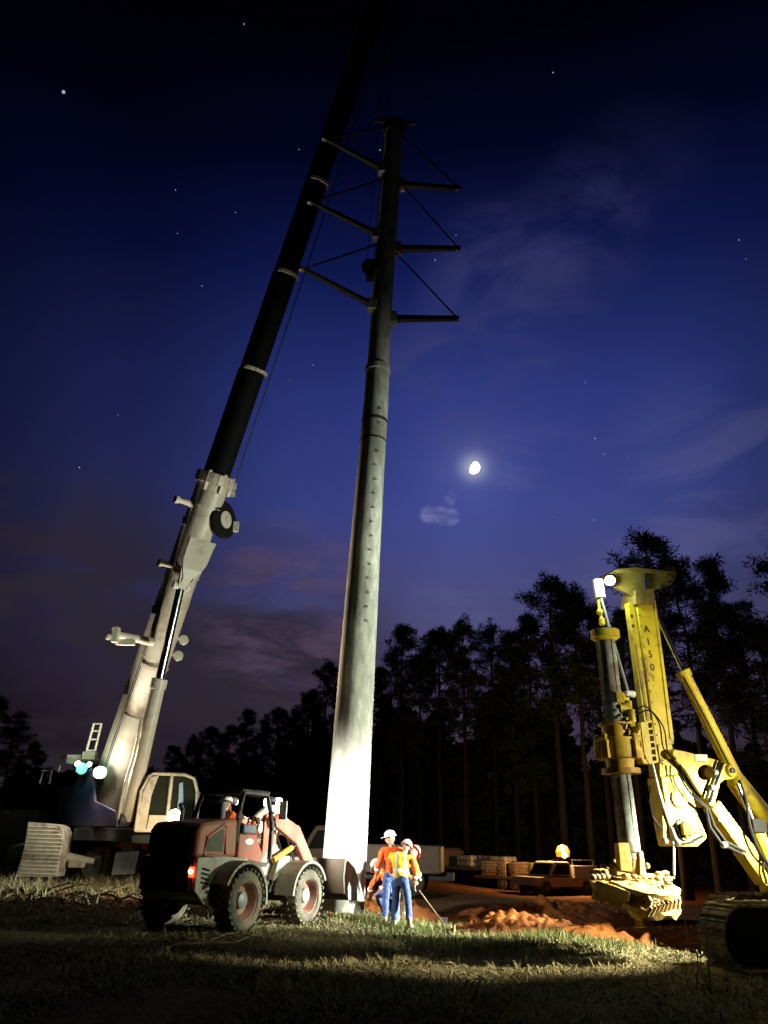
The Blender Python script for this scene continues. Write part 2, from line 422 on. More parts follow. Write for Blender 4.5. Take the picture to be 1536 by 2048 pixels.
def heap(name, label, cx, cy, rx, ry, h, rz, seed, m=MT['dirt']):
    n = 96; vs = []; fs = []
    z0 = Hs(cx, cy)
    for i in range(n + 1):
        for j in range(n + 1):
            u, v = i / n * 2 - 1, j / n * 2 - 1
            d = math.sqrt(u * u + v * v)
            p = V((u * rx * 1.1, v * ry * 1.6, seed * 7.1))
            prof = max(0, 1 - d ** 1.7)
            lump = noise.fractal(p * 1.1, .9, 2.1, 5) * .55 + abs(noise.noise(p * 2.3)) * .3
            z = h * prof * (1 + lump) + prof * (.13 * noise.noise(p * 4.5) + .05 * noise.noise(p * 10) + .03 * noise.noise(p * 23)) - .10 * (d > .9)
            wx, wy = u * rx, v * ry
            c, s_ = math.cos(rz), math.sin(rz)
            gz = Hs(cx + c * wx - s_ * wy, cy + s_ * wx + c * wy) - z0
            vs.append((wx, wy, z + gz - .02))
    for i in range(n):
        for j in range(n):
            a = i * (n + 1) + j; fs.append((a, a + n + 1, a + n + 2, a + 1))
    me = bpy.data.meshes.new(name); me.from_pydata(vs, [], fs)
    o = link(name, me, m, None, 0, 180); o.location = (cx, cy, z0); o.rotation_euler = (0, 0, rz)
    return tag(o, label, 'dirt pile', 'piles of dug clay')
p = at(1050, 1850, 17.6)
heap('dirt_pile', 'lumpy orange clay pile with a peaked top right of the workers', p.x, 17.6, 1.8, .8, .33, R(-12), 1)
p = at(1230, 1862, 16.6)
heap('dirt_pile', 'long low ridge of orange clay under the drill auger', p.x + .5, 16.4, 2.6, .7, .30, R(-30), 2)
p = at(1030, 1800, 24)
heap('dirt_pile', 'broad dark mound of soil between the road and the peaked clay pile', p.x + .8, 23.2, 3.2, 1.0, .50, R(6), 3)
p = at(790, 1810, 22.2)
heap('dirt_pile', 'small bright orange clay pile behind the workers beside the pole', p.x, 22.6, 1.35, .7, .42, 0, 4)

# grass and straw: uncountable blades
def blades(name, n, sampler, lo, hi, wid, m, flat, seed, ztop=0):
    rg = np.random.RandomState(seed)
    x, y = sampler(rg, n); n = len(x)
    ln = rg.uniform(lo, hi, n); az = rg.uniform(0, 2 * PI, n)
    el = np.abs(rg.normal(flat, .35, n)).clip(.03, 1.5)
    w = wid * rg.uniform(.6, 1.5, n)
    z = H(x, y)
    b = np.stack([x, y, z - .01], -1)
    d = np.stack([np.cos(az) * np.cos(el), np.sin(az) * np.cos(el), np.sin(el)], -1) * ln[:, None]
    s_ = np.stack([-np.sin(az), np.cos(az), np.zeros(n)], -1) * w[:, None] / 2
    s_[:, 2] = rg.uniform(-.3, .3, n) * w
    mid = b + d * .55; mid[:, 2] += ln * .07
    tip = b + d; tip[:, 2] = np.maximum(tip[:, 2], H(tip[:, 0], tip[:, 1]) + .01)
    vv = np.stack([b - s_, b + s_, mid + s_ * .8, mid - s_ * .8, tip], 1).reshape(-1, 3)
    i0 = np.arange(n) * 5
    q = np.stack([i0, i0 + 1, i0 + 2, i0 + 3], -1); t = np.stack([i0 + 3, i0 + 2, i0 + 4], -1)
    me = bpy.data.meshes.new(name)
    me.vertices.add(len(vv)); me.vertices.foreach_set('co', vv.reshape(-1))
    me.loops.add(n * 7); me.polygons.add(n * 2)
    li = np.concatenate([q, t], 1).reshape(-1)
    me.loops.foreach_set('vertex_index', li)
    st = np.stack([np.arange(n) * 7, np.arange(n) * 7 + 4], -1).reshape(-1); me.polygons.foreach_set('loop_start', st)
    me.update(calc_edges=True); me.validate()
    o = link(name, me, m, None, 0, 180)
    return tag(o, kind='stuff')
def samp_field(rg, n):
    y = 8 + 13.5 * rg.rand(n) ** .9; x = (rg.rand(n) * 2 - 1) * (y * .56 + .6)
    k = (bank(x, y) < rg.normal(-.1, .25, len(x))) | (x < 0) & (y < 21)
    k &= ~((np.hypot(x + .8, y - 20.6) < .75))
    cl = rough_field(x * 2 + 3, y * 2 + 8) * 5
    k &= cl + rg.normal(0, .5, n) > -.55
    return x[k], y[k]
blades('dry_grass', 150000, samp_field, .05, .20, .012, MT['straw'], .22, 11)
def samp_green(rg, n):
    cx = [(1.1, 19.0, .8, .45), (2.2, 18.3, .9, .4), (1.3, 15.7, .9, .7), (2.4, 15.0, .8, .6), (.6, 18.2, .7, .4), (3.4, 16.2, .6, .4), (-.2, 19.0, .5, .3), (4.2, 15.2, .4, .3)]
    X, Y = [], []
    for a, b, s1, s2 in cx:
        X.append(rg.normal(a, s1 * .95, n // len(cx))); Y.append(rg.normal(b, s2 * 1.0, n // len(cx)))
    x, y = np.concatenate(X), np.concatenate(Y); k = bank(x, y) < .1
    return x[k], y[k]
blades('green_grass', 8000, samp_green, .05, .20, .011, MT['grass'], .95, 12)
def samp_brush(rg, n):
    y = 21 + 9 * rg.rand(n); x = -14.5 + 13.2 * rg.rand(n)
    k = (rough_field(x * 1.5, y * 1.5 + 3) * 6 + rg.normal(0, .6, n) > -.1) & (np.hypot(x + .8, y - 20.6) > .8)
    return x[k], y[k]
blades('brush_debris', 24000, samp_brush, .15, .65, .022, MT['straw'], .3, 13)

def clods():
    rg = np.random.RandomState(17); n = 9000
    y = 9 + 15 * rg.rand(n); x = (rg.rand(n) * 2 - 1) * (y * .55); k = (clay_mask(x, y) > .5); x, y = x[k], y[k]; n = len(x)
    r_ = np.minimum(.012 + rg.exponential(.018, n), .065)
    o8 = np.array([(1, 0, 0), (-1, 0, 0), (0, 1, 0), (0, -1, 0), (0, 0, 1), (0, 0, -1), (.6, .6, .5), (-.6, .6, .5), (-.6, -.6, .5), (.6, -.6, .5)], float)
    fc = [(0, 6, 9), (6, 4, 9), (2, 7, 6), (7, 4, 6), (1, 8, 7), (8, 4, 7), (3, 9, 8), (9, 4, 8), (0, 2, 6), (2, 1, 7), (1, 3, 8), (3, 0, 9), (2, 0, 5), (1, 2, 5), (3, 1, 5), (0, 3, 5)]
    v = o8[None] * (r_[:, None, None] * rg.uniform(.6, 1.3, (n, 10, 1))); th = rg.uniform(0, 2 * PI, n); c, s_ = np.cos(th)[:, None], np.sin(th)[:, None]
    v = np.stack([v[..., 0] * c - v[..., 1] * s_ + x[:, None], v[..., 0] * s_ + v[..., 1] * c + y[:, None], v[..., 2] * .8 + (H(x, y) + r_ * .25)[:, None]], -1).reshape(-1, 3)
    f = (np.array(fc)[None] + (np.arange(n) * 10)[:, None, None]).reshape(-1, 3)
    me = bpy.data.meshes.new('soil_clods'); me.from_pydata(v.tolist(), [], f.tolist()); tag(link('soil_clods', me, MT['dirt'], None, 0, 30), kind='stuff')
clods()

# ------------------------------------------------------------------ moon and stars
Dm = 1500.0
mc = CAMLOC + MOON_DIR * Dm
mb = MB(); _, ms, mu_ = frame_of(MOON_DIR)
ang = R(-28)                                   # the lit limb is turned to the right and down
e1 = ms * math.cos(ang) + mu_ * math.sin(ang); e2 = MOON_DIR.cross(e1).normalized()
vs = []
nn = 24
for i in range(nn + 1):                        # lit part of the sphere seen from the ground (a fat crescent)
    la = -PI / 2 + PI * i / nn; row = []
    for j in range(13):
        lo = R(62) + (R(182) - R(62)) * j / 12
        pnt = mc + 12.5 * (e2 * math.sin(la) + math.cos(la) * (-e1 * math.cos(lo) - MOON_DIR * math.sin(lo)))
        row.append(mb.bm.verts.new(pnt))
    vs.append(row)
for i in range(nn):
    for j in range(12): mb.bm.faces.new((vs[i][j], vs[i][j + 1], vs[i + 1][j + 1], vs[i + 1][j]))
bmesh.ops.remove_doubles(mb.bm, verts=mb.bm.verts[:], dist=.01)
tag(mb.build('moon', MT['E_moon']), 'bright white half lit moon high in the blue sky', 'moon')
star_px = [(488, 48, .8), (351, 380, .7), (471, 425, .6), (159, 935, .9), (404, 572, .7), (598, 299, .6), (626, 730, .6), (580, 760, .5), (1106, 145, .8),
           (1190, 877, 1.), (1208, 908, .6), (1256, 916, .6), (1188, 1040, .8), (1478, 480, .8), (870, 520, .8), (912, 470, .6), (760, 300, .9), (1170, 765, .6), (236, 830, .5), (355, 467, .6), (1492, 518, .5), (1109, 1033, .5)]
def star(px, py, s, label, group=None):
    m_ = MB(); m_.sphere((0, 0, 0), s, n=8, m=6)
    o = m_.build('star', MT['E_star']); o.location = CAMLOC + ray(px, py).normalized() * Dm
    tag(o, label, 'star', group)
star(127, 184, 2.7, 'brightest star alone in the dark upper left sky')
for a, b, s in star_px: star(a, b, s * 1.25, 'tiny faint star in the night sky', 'faint stars')

# ------------------------------------------------------------------ trees
def leaf_mesh(pts, dirs, ln, wd, rg):
    n = len(pts)
    a = rg.normal(size=(n, 3)); s_ = np.cross(dirs, a); s_ /= np.linalg.norm(s_, axis=1, keepdims=True) + 1e-6
    l_ = ln * rg.uniform(.6, 1.3, n)[:, None]; w = wd * rg.uniform(.6, 1.4, n)[:, None]
    v = np.stack([pts - s_ * w * .3, pts + s_ * w * .3, pts + dirs * l_ * .6 + s_ * w * .7, pts + dirs * l_, pts + dirs * l_ * .6 - s_ * w * .7], 1).reshape(-1, 3)
    i0 = np.arange(n) * 5
    return v, np.stack([i0 + k for k in range(5)], -1)
def pine_meshes(seed, hgt, crown0, rad, dens, sparse):
    rg = np.random.RandomState(seed)
    tb = MB()
    wob = [V((rg.normal(0, .10), rg.normal(0, .10), 0)) * (i / 9) for i in range(10)]
    pts = [V((0, 0, -.3 + (hgt * .97 + .3) * i / 9)) + wob[i] for i in range(10)]
    def axis(z):
        t = max(0, min(8.999, (z + .3) / (hgt * .97 + .3) * 9)); i = int(t); return pts[i].lerp(pts[i + 1], t - i)
    rad0 = .20 + hgt * .004
    tb.path(pts, rad0, 9, .05)
    P, D = [], []
    nl = int(dens)
    for k in range(nl):
        f = (k + rg.rand()) / nl; z = hgt * (crown0 + (1 - crown0) * f ** .92)
        prof = rad * (.45 + .75 * math.sin(PI * min(1, (f * .86 + .18)))) * rg.uniform(.45, 1.15)
        prof *= (1 - .55 * f ** 3)
        az = rg.uniform(0, 2 * PI); up = rg.uniform(.0, .75) - .15 * (1 - f)
        b0 = axis(z); d = V((math.cos(az), math.sin(az), up)).normalized()
        tip = b0 + d * prof
        mid = b0.lerp(tip, .5) + V((0, 0, -.06 * prof))
        tb.path([b0, mid, tip], .055 * (1.1 - f * .6), 5, .015)
        for q in range(rg.randint(2, 5)):
            c = b0.lerp(tip, rg.uniform(.55, 1.05)) + V(rg.normal(0, .28, 3))
            m_ = int(rg.uniform(60, 105) * sparse)
            rr = rg.uniform(.32, .75)
            dirs = rg.normal(size=(m_, 3)); dirs[:, 2] += .35; dirs /= np.linalg.norm(dirs, axis=1, keepdims=True)
            P.append(np.array(c) + dirs * rr * rg.uniform(.05, .75, (m_, 1)) * np.array((1.1, 1.1, .8))); D.append(dirs)
    v, f = leaf_mesh(np.concatenate(P), np.concatenate(D), .30, .042, rg)
    cm = bpy.data.meshes.new('crown'); cm.from_pydata(v.tolist(), [], f.tolist()); cm.materials.append(MT['needles'])
    bmesh.ops.recalc_face_normals(tb.bm, faces=tb.bm.faces[:])
    tm = bpy.data.meshes.new('trunk'); tb.bm.to_mesh(tm); tb.bm.free(); tm.materials.append(MT['bark'])
    for p_ in tm.polygons: p_.use_smooth = True
    return tm, cm
HREF = 20.0
VAR = [pine_meshes(21, HREF, .50, 2.6, 62, 1.0), pine_meshes(22, HREF, .42, 2.2, 70, 1.0), pine_meshes(23, HREF, .58, 3.0, 56, 1.1),
       pine_meshes(24, HREF, .46, 1.8, 60, .9), pine_meshes(25, HREF, .40, 3.2, 64, .8), pine_meshes(26, HREF, .54, 2.4, 50, .75)]
VAR.append(pine_meshes(27, HREF, .30, 3.4, 84, 1.0))
def tree(px, py, Y, var, label, wid=1.0, rz=None):
    top = at(px, py, Y); h = top.z - Hs(top.x, Y); s_ = h / HREF
    o = thing('pine_tree', label, 'tree', (top.x, Y, Hs(top.x, Y)), rz if rz is not None else random.uniform(0, 6.28), 'pine trees along the edge of the clearing')
    o.scale = (s_ * wid, s_ * wid, s_)
    for nm, me in zip(('trunk', 'crown'), VAR[var]):
        c = bpy.data.objects.new(nm, me); COL.objects.link(c); c.parent = o
TREES = [
    (1290, 1072, 47, 4, 'tallest pine, rising behind the head of the yellow drill mast', 1.15),
    (1352, 1128, 50, 5, 'tall open pine just right of the drill mast head', 1.0),
    (1408, 1118, 54, 3, 'slim tall pine with a tufted top right of the drill mast', .9),
    (1466, 1206, 50, 4, 'rounded pine between the mast cylinder and the right frame edge', 1.1),
    (1512, 1250, 56, 2, 'lower pine near the right edge behind the rig cylinder', 1.0),
    (1572, 1085, 44, 4, 'pine cut off by the right edge of the frame', 1.2),
    (1238, 1222, 60, 1, 'pine half hidden behind the kelly bar', 1.0),
    (1182, 1212, 64, 3, 'narrow pine just left of the kelly bar', 1.0),
    (1143, 1178, 60, 5, 'pine with a lit trunk above the amber beacon', .95),
    (1096, 1166, 62, 0, 'broad tall pine left of the one above the beacon', 1.15),
    (1052, 1232, 68, 6, 'bushy pine left of the broad tall pine', .85),
    (1018, 1262, 72, 3, 'slim pine in the gap above the flatbed truck', .9),
    (980, 1256, 75, 5, 'thin open pine with sky showing through its crown', .9),
    (925, 1250, 70, 0, 'pine with a straight pale trunk above the flatbed load', 1.0),
    (878, 1262, 76, 2, 'rounded pine second to the right of the steel pole', 1.0),
    (806, 1252, 74, 1, 'pointed pine next right of the steel pole', 1.0),
    (842, 1310, 82, 6, 'lower dense pine between the pointed and the rounded pine', .9),
    (762, 1335, 86, 3, 'short pine touching the right edge of the steel pole', 1.0),
    (657, 1332, 92, 0, 'pine touching the left edge of the steel pole', 1.0),
    (622, 1382, 98, 6, 'dense pine second left of the steel pole', 1.0),
    (590, 1420, 104, 1, 'pine with a pale trunk behind the loader canopy', 1.0),
    (560, 1418, 112, 2, 'small rounded pine above the loader canopy', 1.0),
    (528, 1440, 116, 3, 'small slim pine above the loader operator', 1.0),
    (498, 1420, 122, 1, 'small pointed pine standing above its low neighbours', 1.0),
    (462, 1452, 126, 6, 'low bushy pine left of the small pointed pine', 1.1),
    (425, 1456, 130, 2, 'low pine right of the crane cab', 1.1),
    (388, 1476, 138, 0, 'low pine above the right side of the crane cab', 1.1),
    (350, 1492, 148, 6, 'farthest low pine just above the crane cab', 1.2),
    (-8, 1395, 66, 6, 'large dark pine cut off by the left edge of the frame', 1.5),
    (38, 1424, 72, 4, 'dark bushy pine at the far left behind the crane', 1.3),
    (72, 1488, 80, 6, 'lowest dark pine at the left behind the crane deck', 1.2),
]
for i, (a, b, Y, v_, lb, w_) in enumerate(TREES): tree(a, b, Y, v_, lb, w_)
# the wood behind them, one dark mass
rg = np.random.RandomState(5)
def wood_mass():
    P = []
    segs = [((60, 44), (34, 60), 6.0, 9000), ((34, 60), (17, 68), 10.5, 12000), ((17, 68), (6, 80), 15, 14000), ((6, 80), (-10, 100), 16, 14000), ((-10, 100), (-28, 128), 13, 9000),
            ((-28, 128), (-62, 165), 13, 9000), ((-62, 165), (-140, 180), 7, 4000), ((-30, 84), (-60, 70), 8.5, 7000), ((-60, 70), (-120, 60), 10, 4000), ((60, 44), (90, 30), 10, 3000)]
    for (x0, y0), (x1, y1), h, n in segs:
        t = rg.rand(n); x = x0 + (x1 - x0) * t + rg.normal(0, 1.6, n); y = y0 + (y1 - y0) * t + rg.rand(n) * 7 + 4
        hh = h * (.80 + .20 * np.sin(x * .9) * np.sin(x * .37 + 1) + .12 * np.sin(x * 2.3))
        P.append(np.stack([x, y, hh * rg.rand(n) ** .75], -1))
    P = np.concatenate(P); d = rg.normal(size=P.shape); d /= np.linalg.norm(d, axis=1, keepdims=True)
    v, f = leaf_mesh(P, d, 1.1, .75, rg)
    me = bpy.data.meshes.new('woodland'); me.from_pydata(v.tolist(), [], f.tolist())
    tag(link('woodland', me, MT['under'], None, 0, 180), kind='stuff')
wood_mass()

# ------------------------------------------------------------------ steel transmission pole
PY = 20.5
prof = [(1826, 683, 92), (1700, 690.5, 87), (1290, 717, 70), (1120, 728.5, 62), (960, 740, 55), (800, 752.5, 49), (742, 755.5, 47)]
prof2 = [(742, 755.5, 44), (600, 764.5, 41), (370, 781, 38), (300, 785.5, 36), (247, 788.5, 35)]
base = at(683, 1826, PY); base.z = Hs(base.x, PY)
pole = thing('transmission_pole', 'tall tapered steel transmission pole being set upright in the middle', 'pole', base, world_coords=True)
def pole_pt(y):
    for (a, b) in zip(prof + prof2, (prof + prof2)[1:]):
        if a[0] >= y >= b[0] and a[0] != b[0]:
            t = (y - a[0]) / (b[0] - a[0]); return at(a[1] + (b[1] - a[1]) * t, y, PY), (a[2] + (b[2] - a[2]) * t) / 2
def pole_section(pf, name, extra=0):
    m_ = MB(); rings = []
    n = 24
    for y, cx, w in pf:
        c = at(cx, y, PY); r_ = w / 2 / FPX * depth(c)
        rings.append((c, r_))
    if name == 'lower_shaft': rings.insert(0, (rings[0][0] + V((0, 0, -1.2)), rings[0][1]))
    R_ = []
    for c, r_ in rings: R_.append([m_.bm.verts.new(c + V((math.cos(2 * PI * k / n) * r_, math.sin(2 * PI * k / n) * r_, 0))) for k in range(n)])
    for a, b in zip(R_, R_[1:]):
        for k in range(n): m_.bm.faces.new((a[k], a[(k + 1) % n], b[(k + 1) % n], b[k]))
    m_.bm.faces.new(R_[0][::-1]); m_.bm.faces.new(R_[-1])
    return m_.build(name, MT['galv'], pole)
pole_section(prof, 'lower_shaft'); pole_section(prof2, 'upper_shaft')
c, w = pole_pt(741); r_ = w / FPX * depth(c)
MB().lathe(c - V((0, 0, .12)), (0, 0, 1), [(0, r_ * .98), (.03, r_ * 1.17), (.22, r_ * 1.17), (.26, r_ * .98)], 28).build('slip_joint_collar', MT['galv'], pole)
c, w = pole_pt(250); r_ = w / FPX * depth(c)
MB().lathe(c - V((0, 0, .5)), (0, 0, 1), [(0, r_), (.05, r_ * 1.25), (.5, r_ * 1.25), (.62, r_ * .9)], 24).build('cap_flange', MT['armsteel'], pole)
tc_ = c + V((0, 0, .1))
MB().beam(tc_ - V((.75, 0, -.1)), tc_ + V((.8, 0, 0)), .1, .12).build('cap_crossbar', MT['armsteel'], pole)
for rt, tip, brc in (((788, 637), (918, 637), 505), ((795, 497), (921, 497), 365), ((803, 368), (921, 377), 271)):
    A, w = pole_pt(rt[1]); r_ = w / FPX * depth(A); z = A.z
    T = atz(*tip, z + .05); dirn = (T - A); dirn.z = 0; dirn.normalize()
    root = A + dirn * r_ * .9
    arm = MB().beam(root, T, .20, .20, w1=.15, h1=.14).build('davit_arm', MT['armsteel'], pole, .02)
    MB().box(root + dirn * .06, (.3, .3, .42)).build('arm_bracket', MT['galv'], arm, .02)
    B, w = pole_pt(brc); Bq = B + dirn * (w / FPX * depth(B))
    MB().tube(T - dirn * .12 + V((0, 0, .1)), Bq, .028, n=8).build('brace', MT['armsteel'], arm)
    MB().lathe(T - dirn * .08, (0, 0, -1), [(0, .04), (.02, .07), (.1, .07), (.12, .03)], 10).build('clamp', MT['steel'], arm)
for rt, tip, brc in (((737, 618), (603, 536), 496), ((746, 476), (620, 402), 366), ((757, 345), (648, 276), 262)):
    A, w = pole_pt(rt[1]); r_ = w / FPX * depth(A); z = A.z
    T = atz(*tip, z + .35); dirn = (T - A); dirn.z = 0; dirn.normalize()
    root = A + dirn * r_ * .9
    arm = MB().beam(root, T, .18, .18, w1=.12, h1=.12).build('davit_arm', MT['armsteel'], pole, .02)
    MB().box(root + dirn * .06, (.3, .3, .42)).build('arm_bracket', MT['galv'], arm, .02)
    B, w = pole_pt(brc); Bq = B + dirn * (w / FPX * depth(B))
    MB().tube(T - dirn * .2 + V((0, 0, .1)), Bq, .034, n=8).build('brace', MT['armsteel'], arm)
    MB().lathe(T, (0, 0, -1), [(-.04, .05), (0, .09), (.1, .09), (.12, .03)], 10).build('clamp', MT['steel'], arm)
# small rungs and stains: step lugs up the lit side of the shaft
for k in range(16):
    y = 830 + k * 28; c, w = pole_pt(y); r_ = w / FPX * depth(c)
    d = V((.38 + .04 * (k % 2), -.92, 0)).normalized(); MB().box(c + d * r_ * 1.0, (.07, .07, .05)).build('step_lug', MT['galv'], pole)
m_ = MB(); c, w = pole_pt(846); r_ = w / FPX * depth(c)
m_.lathe(c - V((0, 0, .03)), (0, 0, 1), [(0, r_ * 1.0), (.01, r_ * 1.02), (.10, r_ * 1.02), (.11, r_)], 28); m_.build('strap_band', MT['armsteel'], pole)
m_ = MB(); c, w = pole_pt(884); r_ = w / FPX * depth(c)
m_.lathe(c - V((0, 0, .03)), (0, 0, 1), [(0, r_ * 1.0), (.01, r_ * 1.02), (.06, r_ * 1.02), (.07, r_)], 28); m_.build('strap_band', MT['armsteel'], pole)

# ------------------------------------------------------------------ mobile crane
P0 = at(214, 1600, 31.0); TIP = at(766, -18, 20.3)
crane = thing('mobile_crane', 'big telescopic mobile crane with cream boom base and black upper boom', 'crane', (P0.x, P0.y, 0), world_coords=True)
ax = (TIP - P0).normalized(); LEN = (TIP - P0).length
sd = -ax.cross(V((0, 0, 1))).normalized(); tp = sd.cross(ax).normalized()      # sideways (right), top of the boom
if tp.z < 0: tp = -tp
def t_at(py):
    lo, hi = 0, LEN
    for _ in range(40):
        m = (lo + hi) / 2
        if proj(P0 + ax * m)[1] > py: lo = m
        else: hi = m
    return lo
def U(c, w, h):      # boom section: flat top, rounded belly
    pts = [(-w / 2, h * .5), (w / 2, h * .5)]
    for k in range(9):
        a = -PI * k / 8; pts.append((math.cos(a) * w / 2, -h * .12 + math.sin(a) * h * .38))
    return [c + sd * x + tp * y for x, y in pts]
def boom_sec(t0, t1, w0, w1, name, m, h0=None, h1=None, bev=.03):
    h0 = h0 or w0 * 1.15; h1 = h1 or w1 * 1.15
    m_ = MB(); a = [m_.bm.verts.new(p) for p in U(P0 + ax * t0, w0, h0)]; b = [m_.bm.verts.new(p) for p in U(P0 + ax * t1, w1, h1)]
    m_.bm.faces.new(a); m_.bm.faces.new(b[::-1])
    for i in range(len(a)): m_.bm.faces.new((a[i], a[(i + 1) % len(a)], b[(i + 1) % len(a)], b[i]))
    return m_.build(name, m, crane, bev, 30)
tb = t_at(955)
bs = boom_sec(-.6, tb, 1.04, 1.0, 'base_boom_section', MT['boom_cream'])
ws = [.84, .78, .73, .69, .66]
cuts = [tb, t_at(742), t_at(550), t_at(366), t_at(210), LEN]
for i in range(5):
    boom_sec(cuts[i] - .8, cuts[i + 1], ws[i], ws[i], 'telescopic_boom_section', MT['boom_black'])
    if i < 4:
        t = cuts[i + 1]; m_ = MB()
        w_ = ws[i]
        for k in range(10):                       # wear pads and rim round the mouth of each section
            q = U(P0 + ax * t, w_ * 1.10, w_ * 1.15 * 1.10)
            a, b = q[k], q[k + 1]
            if k in (0,): continue
            m_.beam(a, b, .10, .13, ax)
        m_.build('section_collar', MT['boom_cream'] if i < 3 else MT['boom_black'], crane, .01)
# mouth of the base section
m_ = MB()
q = U(P0 + ax * (tb - .1), 1.10, 1.26)
for k in range(11): m_.beam(q[k], q[(k + 1) % 11], .16, .42, ax)
for k in (3, 6, 9): m_.beam(q[k] - ax * .5, q[k] + ax * .28, .14, .14)
m_.box(q[2] + sd * .12, (.25, .25, .3)).box(q[2] + sd * .2 + ax * -.3, (.2, .3, .2))
m_.build('boom_mouth_collar', MT['boom_cream'], crane, .015)
for py in (1015, 1150, 1330, 1430):
    t = t_at(py); m_ = MB(); q = U(P0 + ax * t, 1.05, 1.2)
    for k in range(1, 10): m_.beam(q[k], q[k + 1], .05, .10, ax)
    m_.build('stiffener_ring', MT['boom_cream'], crane)
# pins and brackets on the left edge of the boom
for py, ln in ((1018, .75), (1140, .55)):
    t = t_at(py); c0 = P0 + ax * t - sd * .5 + tp * .2
    m_ = MB(); m_.tube(c0, c0 - sd * ln, .12, .09); m_.tube(c0 - sd * (ln * .8), c0 - sd * ln, .15, .15)
    m_.build('boom_side_pin', MT['boom_cream'], crane)
t = t_at(1285); c0 = P0 + ax * t - sd * .55 - tp * .25
m_ = MB(); m_.tube(c0 + sd * .3, c0 - sd * 1.25 + tp * .1, .16, .13); m_.tube(c0 - sd * 1.2, c0 - sd * 1.5 + V((0, 0, .25)), .08, .08)
m_.box(c0 - sd * 1.35, (.22, .3, .55)); m_.box(c0 - sd * .9 - ax * .2, (.7, .16, .2)); m_.tube(c0 + sd * .28, c0 + sd * .45, .27, .25)
m_.sphere(c0 - sd * 1.62 - V((0, 0, .12)), .12, n=10, m=8)
m_.build('side_outrigger_arm', MT['boom_cream'], crane, .01)
for py in (1270, 1302):
    t = t_at(py); c0 = P0 + ax * t + sd * .74 - tp * .25
    MB().beam(c0 - sd * .35, c0, .12, .10).build('reel_arm', MT['boom_cream'], crane)
    MB().lathe(c0, (.5, -.8, .1), [(-.08, .18), (0, .2), (.06, .2), (.09, .1)], 14).build('hose_reel', MT['boom_cream'], crane)
for q_ in (-.12, .02):
    pts = [P0 + ax * (1.0 + k * (tb - 2.2) / 9) - sd * (.50 + .015 * (k % 2)) + tp * (q_ + .02 * (k % 3)) for k in range(10)]
    MB().path(pts, .025, 6).build('hydraulic_hose', MT['black'], crane)
for k, py in enumerate((1052, 1230, 1390)):
    t = t_at(py); MB().box(P0 + ax * t - sd * .53 + tp * .32, (.16, .2, .34)).build('junction_box', MT['dark'], crane, .02)
pts = [P0 + ax * (tb + k * (LEN - tb) / 12) + sd * .52 - tp * (.55 - .02 * k) for k in range(13)]
MB().path(pts, .022, 6).build('hoist_line', MT['dark'], crane)
# hose reel / sheave disc on the right of the base section
t = t_at(1028); c0 = P0 + ax * t + sd * .66 - tp * .35
axd = (V((.90, -.42, -.05))).normalized()
dsc = MB().lathe(c0 - axd * .12, axd, [(0, .12), (.01, .66), (.07, .74), (.18, .74), (.24, .66), (.25, .3)], 32).build('hose_reel', MT['black'], crane)
MB().lathe(c0 + axd * .1, axd, [(0, .34), (.05, .34), (.06, .12), (.12, .1)], 20).build('reel_hub', MT['boom_cream'], dsc)
MB().box(c0 + sd * .62 - ax * .1, (.2, .14, .4)).build('reel_guard', MT['boom_cream'], dsc)
# lift cylinder with its V-shaped bracket
LB = at(255, 1640, 28.6); t = t_at(1112); belly = P0 + ax * t - tp * .66
LT = at(362, 1172, 0.0 + (P0 + ax * t_at(1150)).y - .9)
mid_t = .585
LM = LB.lerp(LT, mid_t)
cyl = MB().tube(LB, LM, .27, .25, 24).lathe(LM, LT - LB, [(-.35, .25), (-.34, .29), (0, .29), (.02, .2)], 24).build('lift_cylinder', MT['boom_cream'], crane)
MB().tube(LM, LT, .15, .15, 20).build('cylinder_rod', MT['chrome'], cyl)
MB().tube(LB - sd * .35, LB + sd * .35, .24, .24, 20).build('cylinder_foot_pin', MT['dark'], cyl)
hs = LB.lerp(LM, .1); 
MB().path([LB.lerp(LM, s_) - sd * (.36 + .05 * math.sin(s_ * 9)) - tp * .05 for s_ in (0, .12, .25, .4, .55, .7)], .06, 8).build('hydraulic_hose', MT['boom_cream'], cyl)
a = P0 + ax * (t_at(1075)) - tp * .5; b = P0 + ax * (t_at(1150)) - tp * .5
m_ = MB()
for s_ in (-1, 1):
    m_.prism([a + sd * s_ * .50, b + sd * s_ * .34, LT + sd * s_ * .14 + tp * .1 - ax * .15, LT + sd * s_ * .14 - tp * .2, a.lerp(LT, .55) + sd * s_ * .40 - tp * .24, a + sd * s_ * .50 - tp * .16], sd * s_ * .05)
cen = [(a - tp * .14, .54), (a.lerp(LT, .45) - tp * .26, .50), (a.lerp(LT, .62) - tp * .30, .40), (a.lerp(LT, .82) - tp * .26, .17), (LT - tp * .16 - ax * .1, .15)]
for (c0, w0), (c1, w1) in zip(cen, cen[1:]): m_.prism([c0 - sd * w0, c0 + sd * w0, c1 + sd * w1, c1 - sd * w1], tp * .07)
m_.tube(LT - sd * .32, LT + sd * .32, .14, .14, 16)
m_.build('cylinder_bracket', MT['boom_cream'], crane)
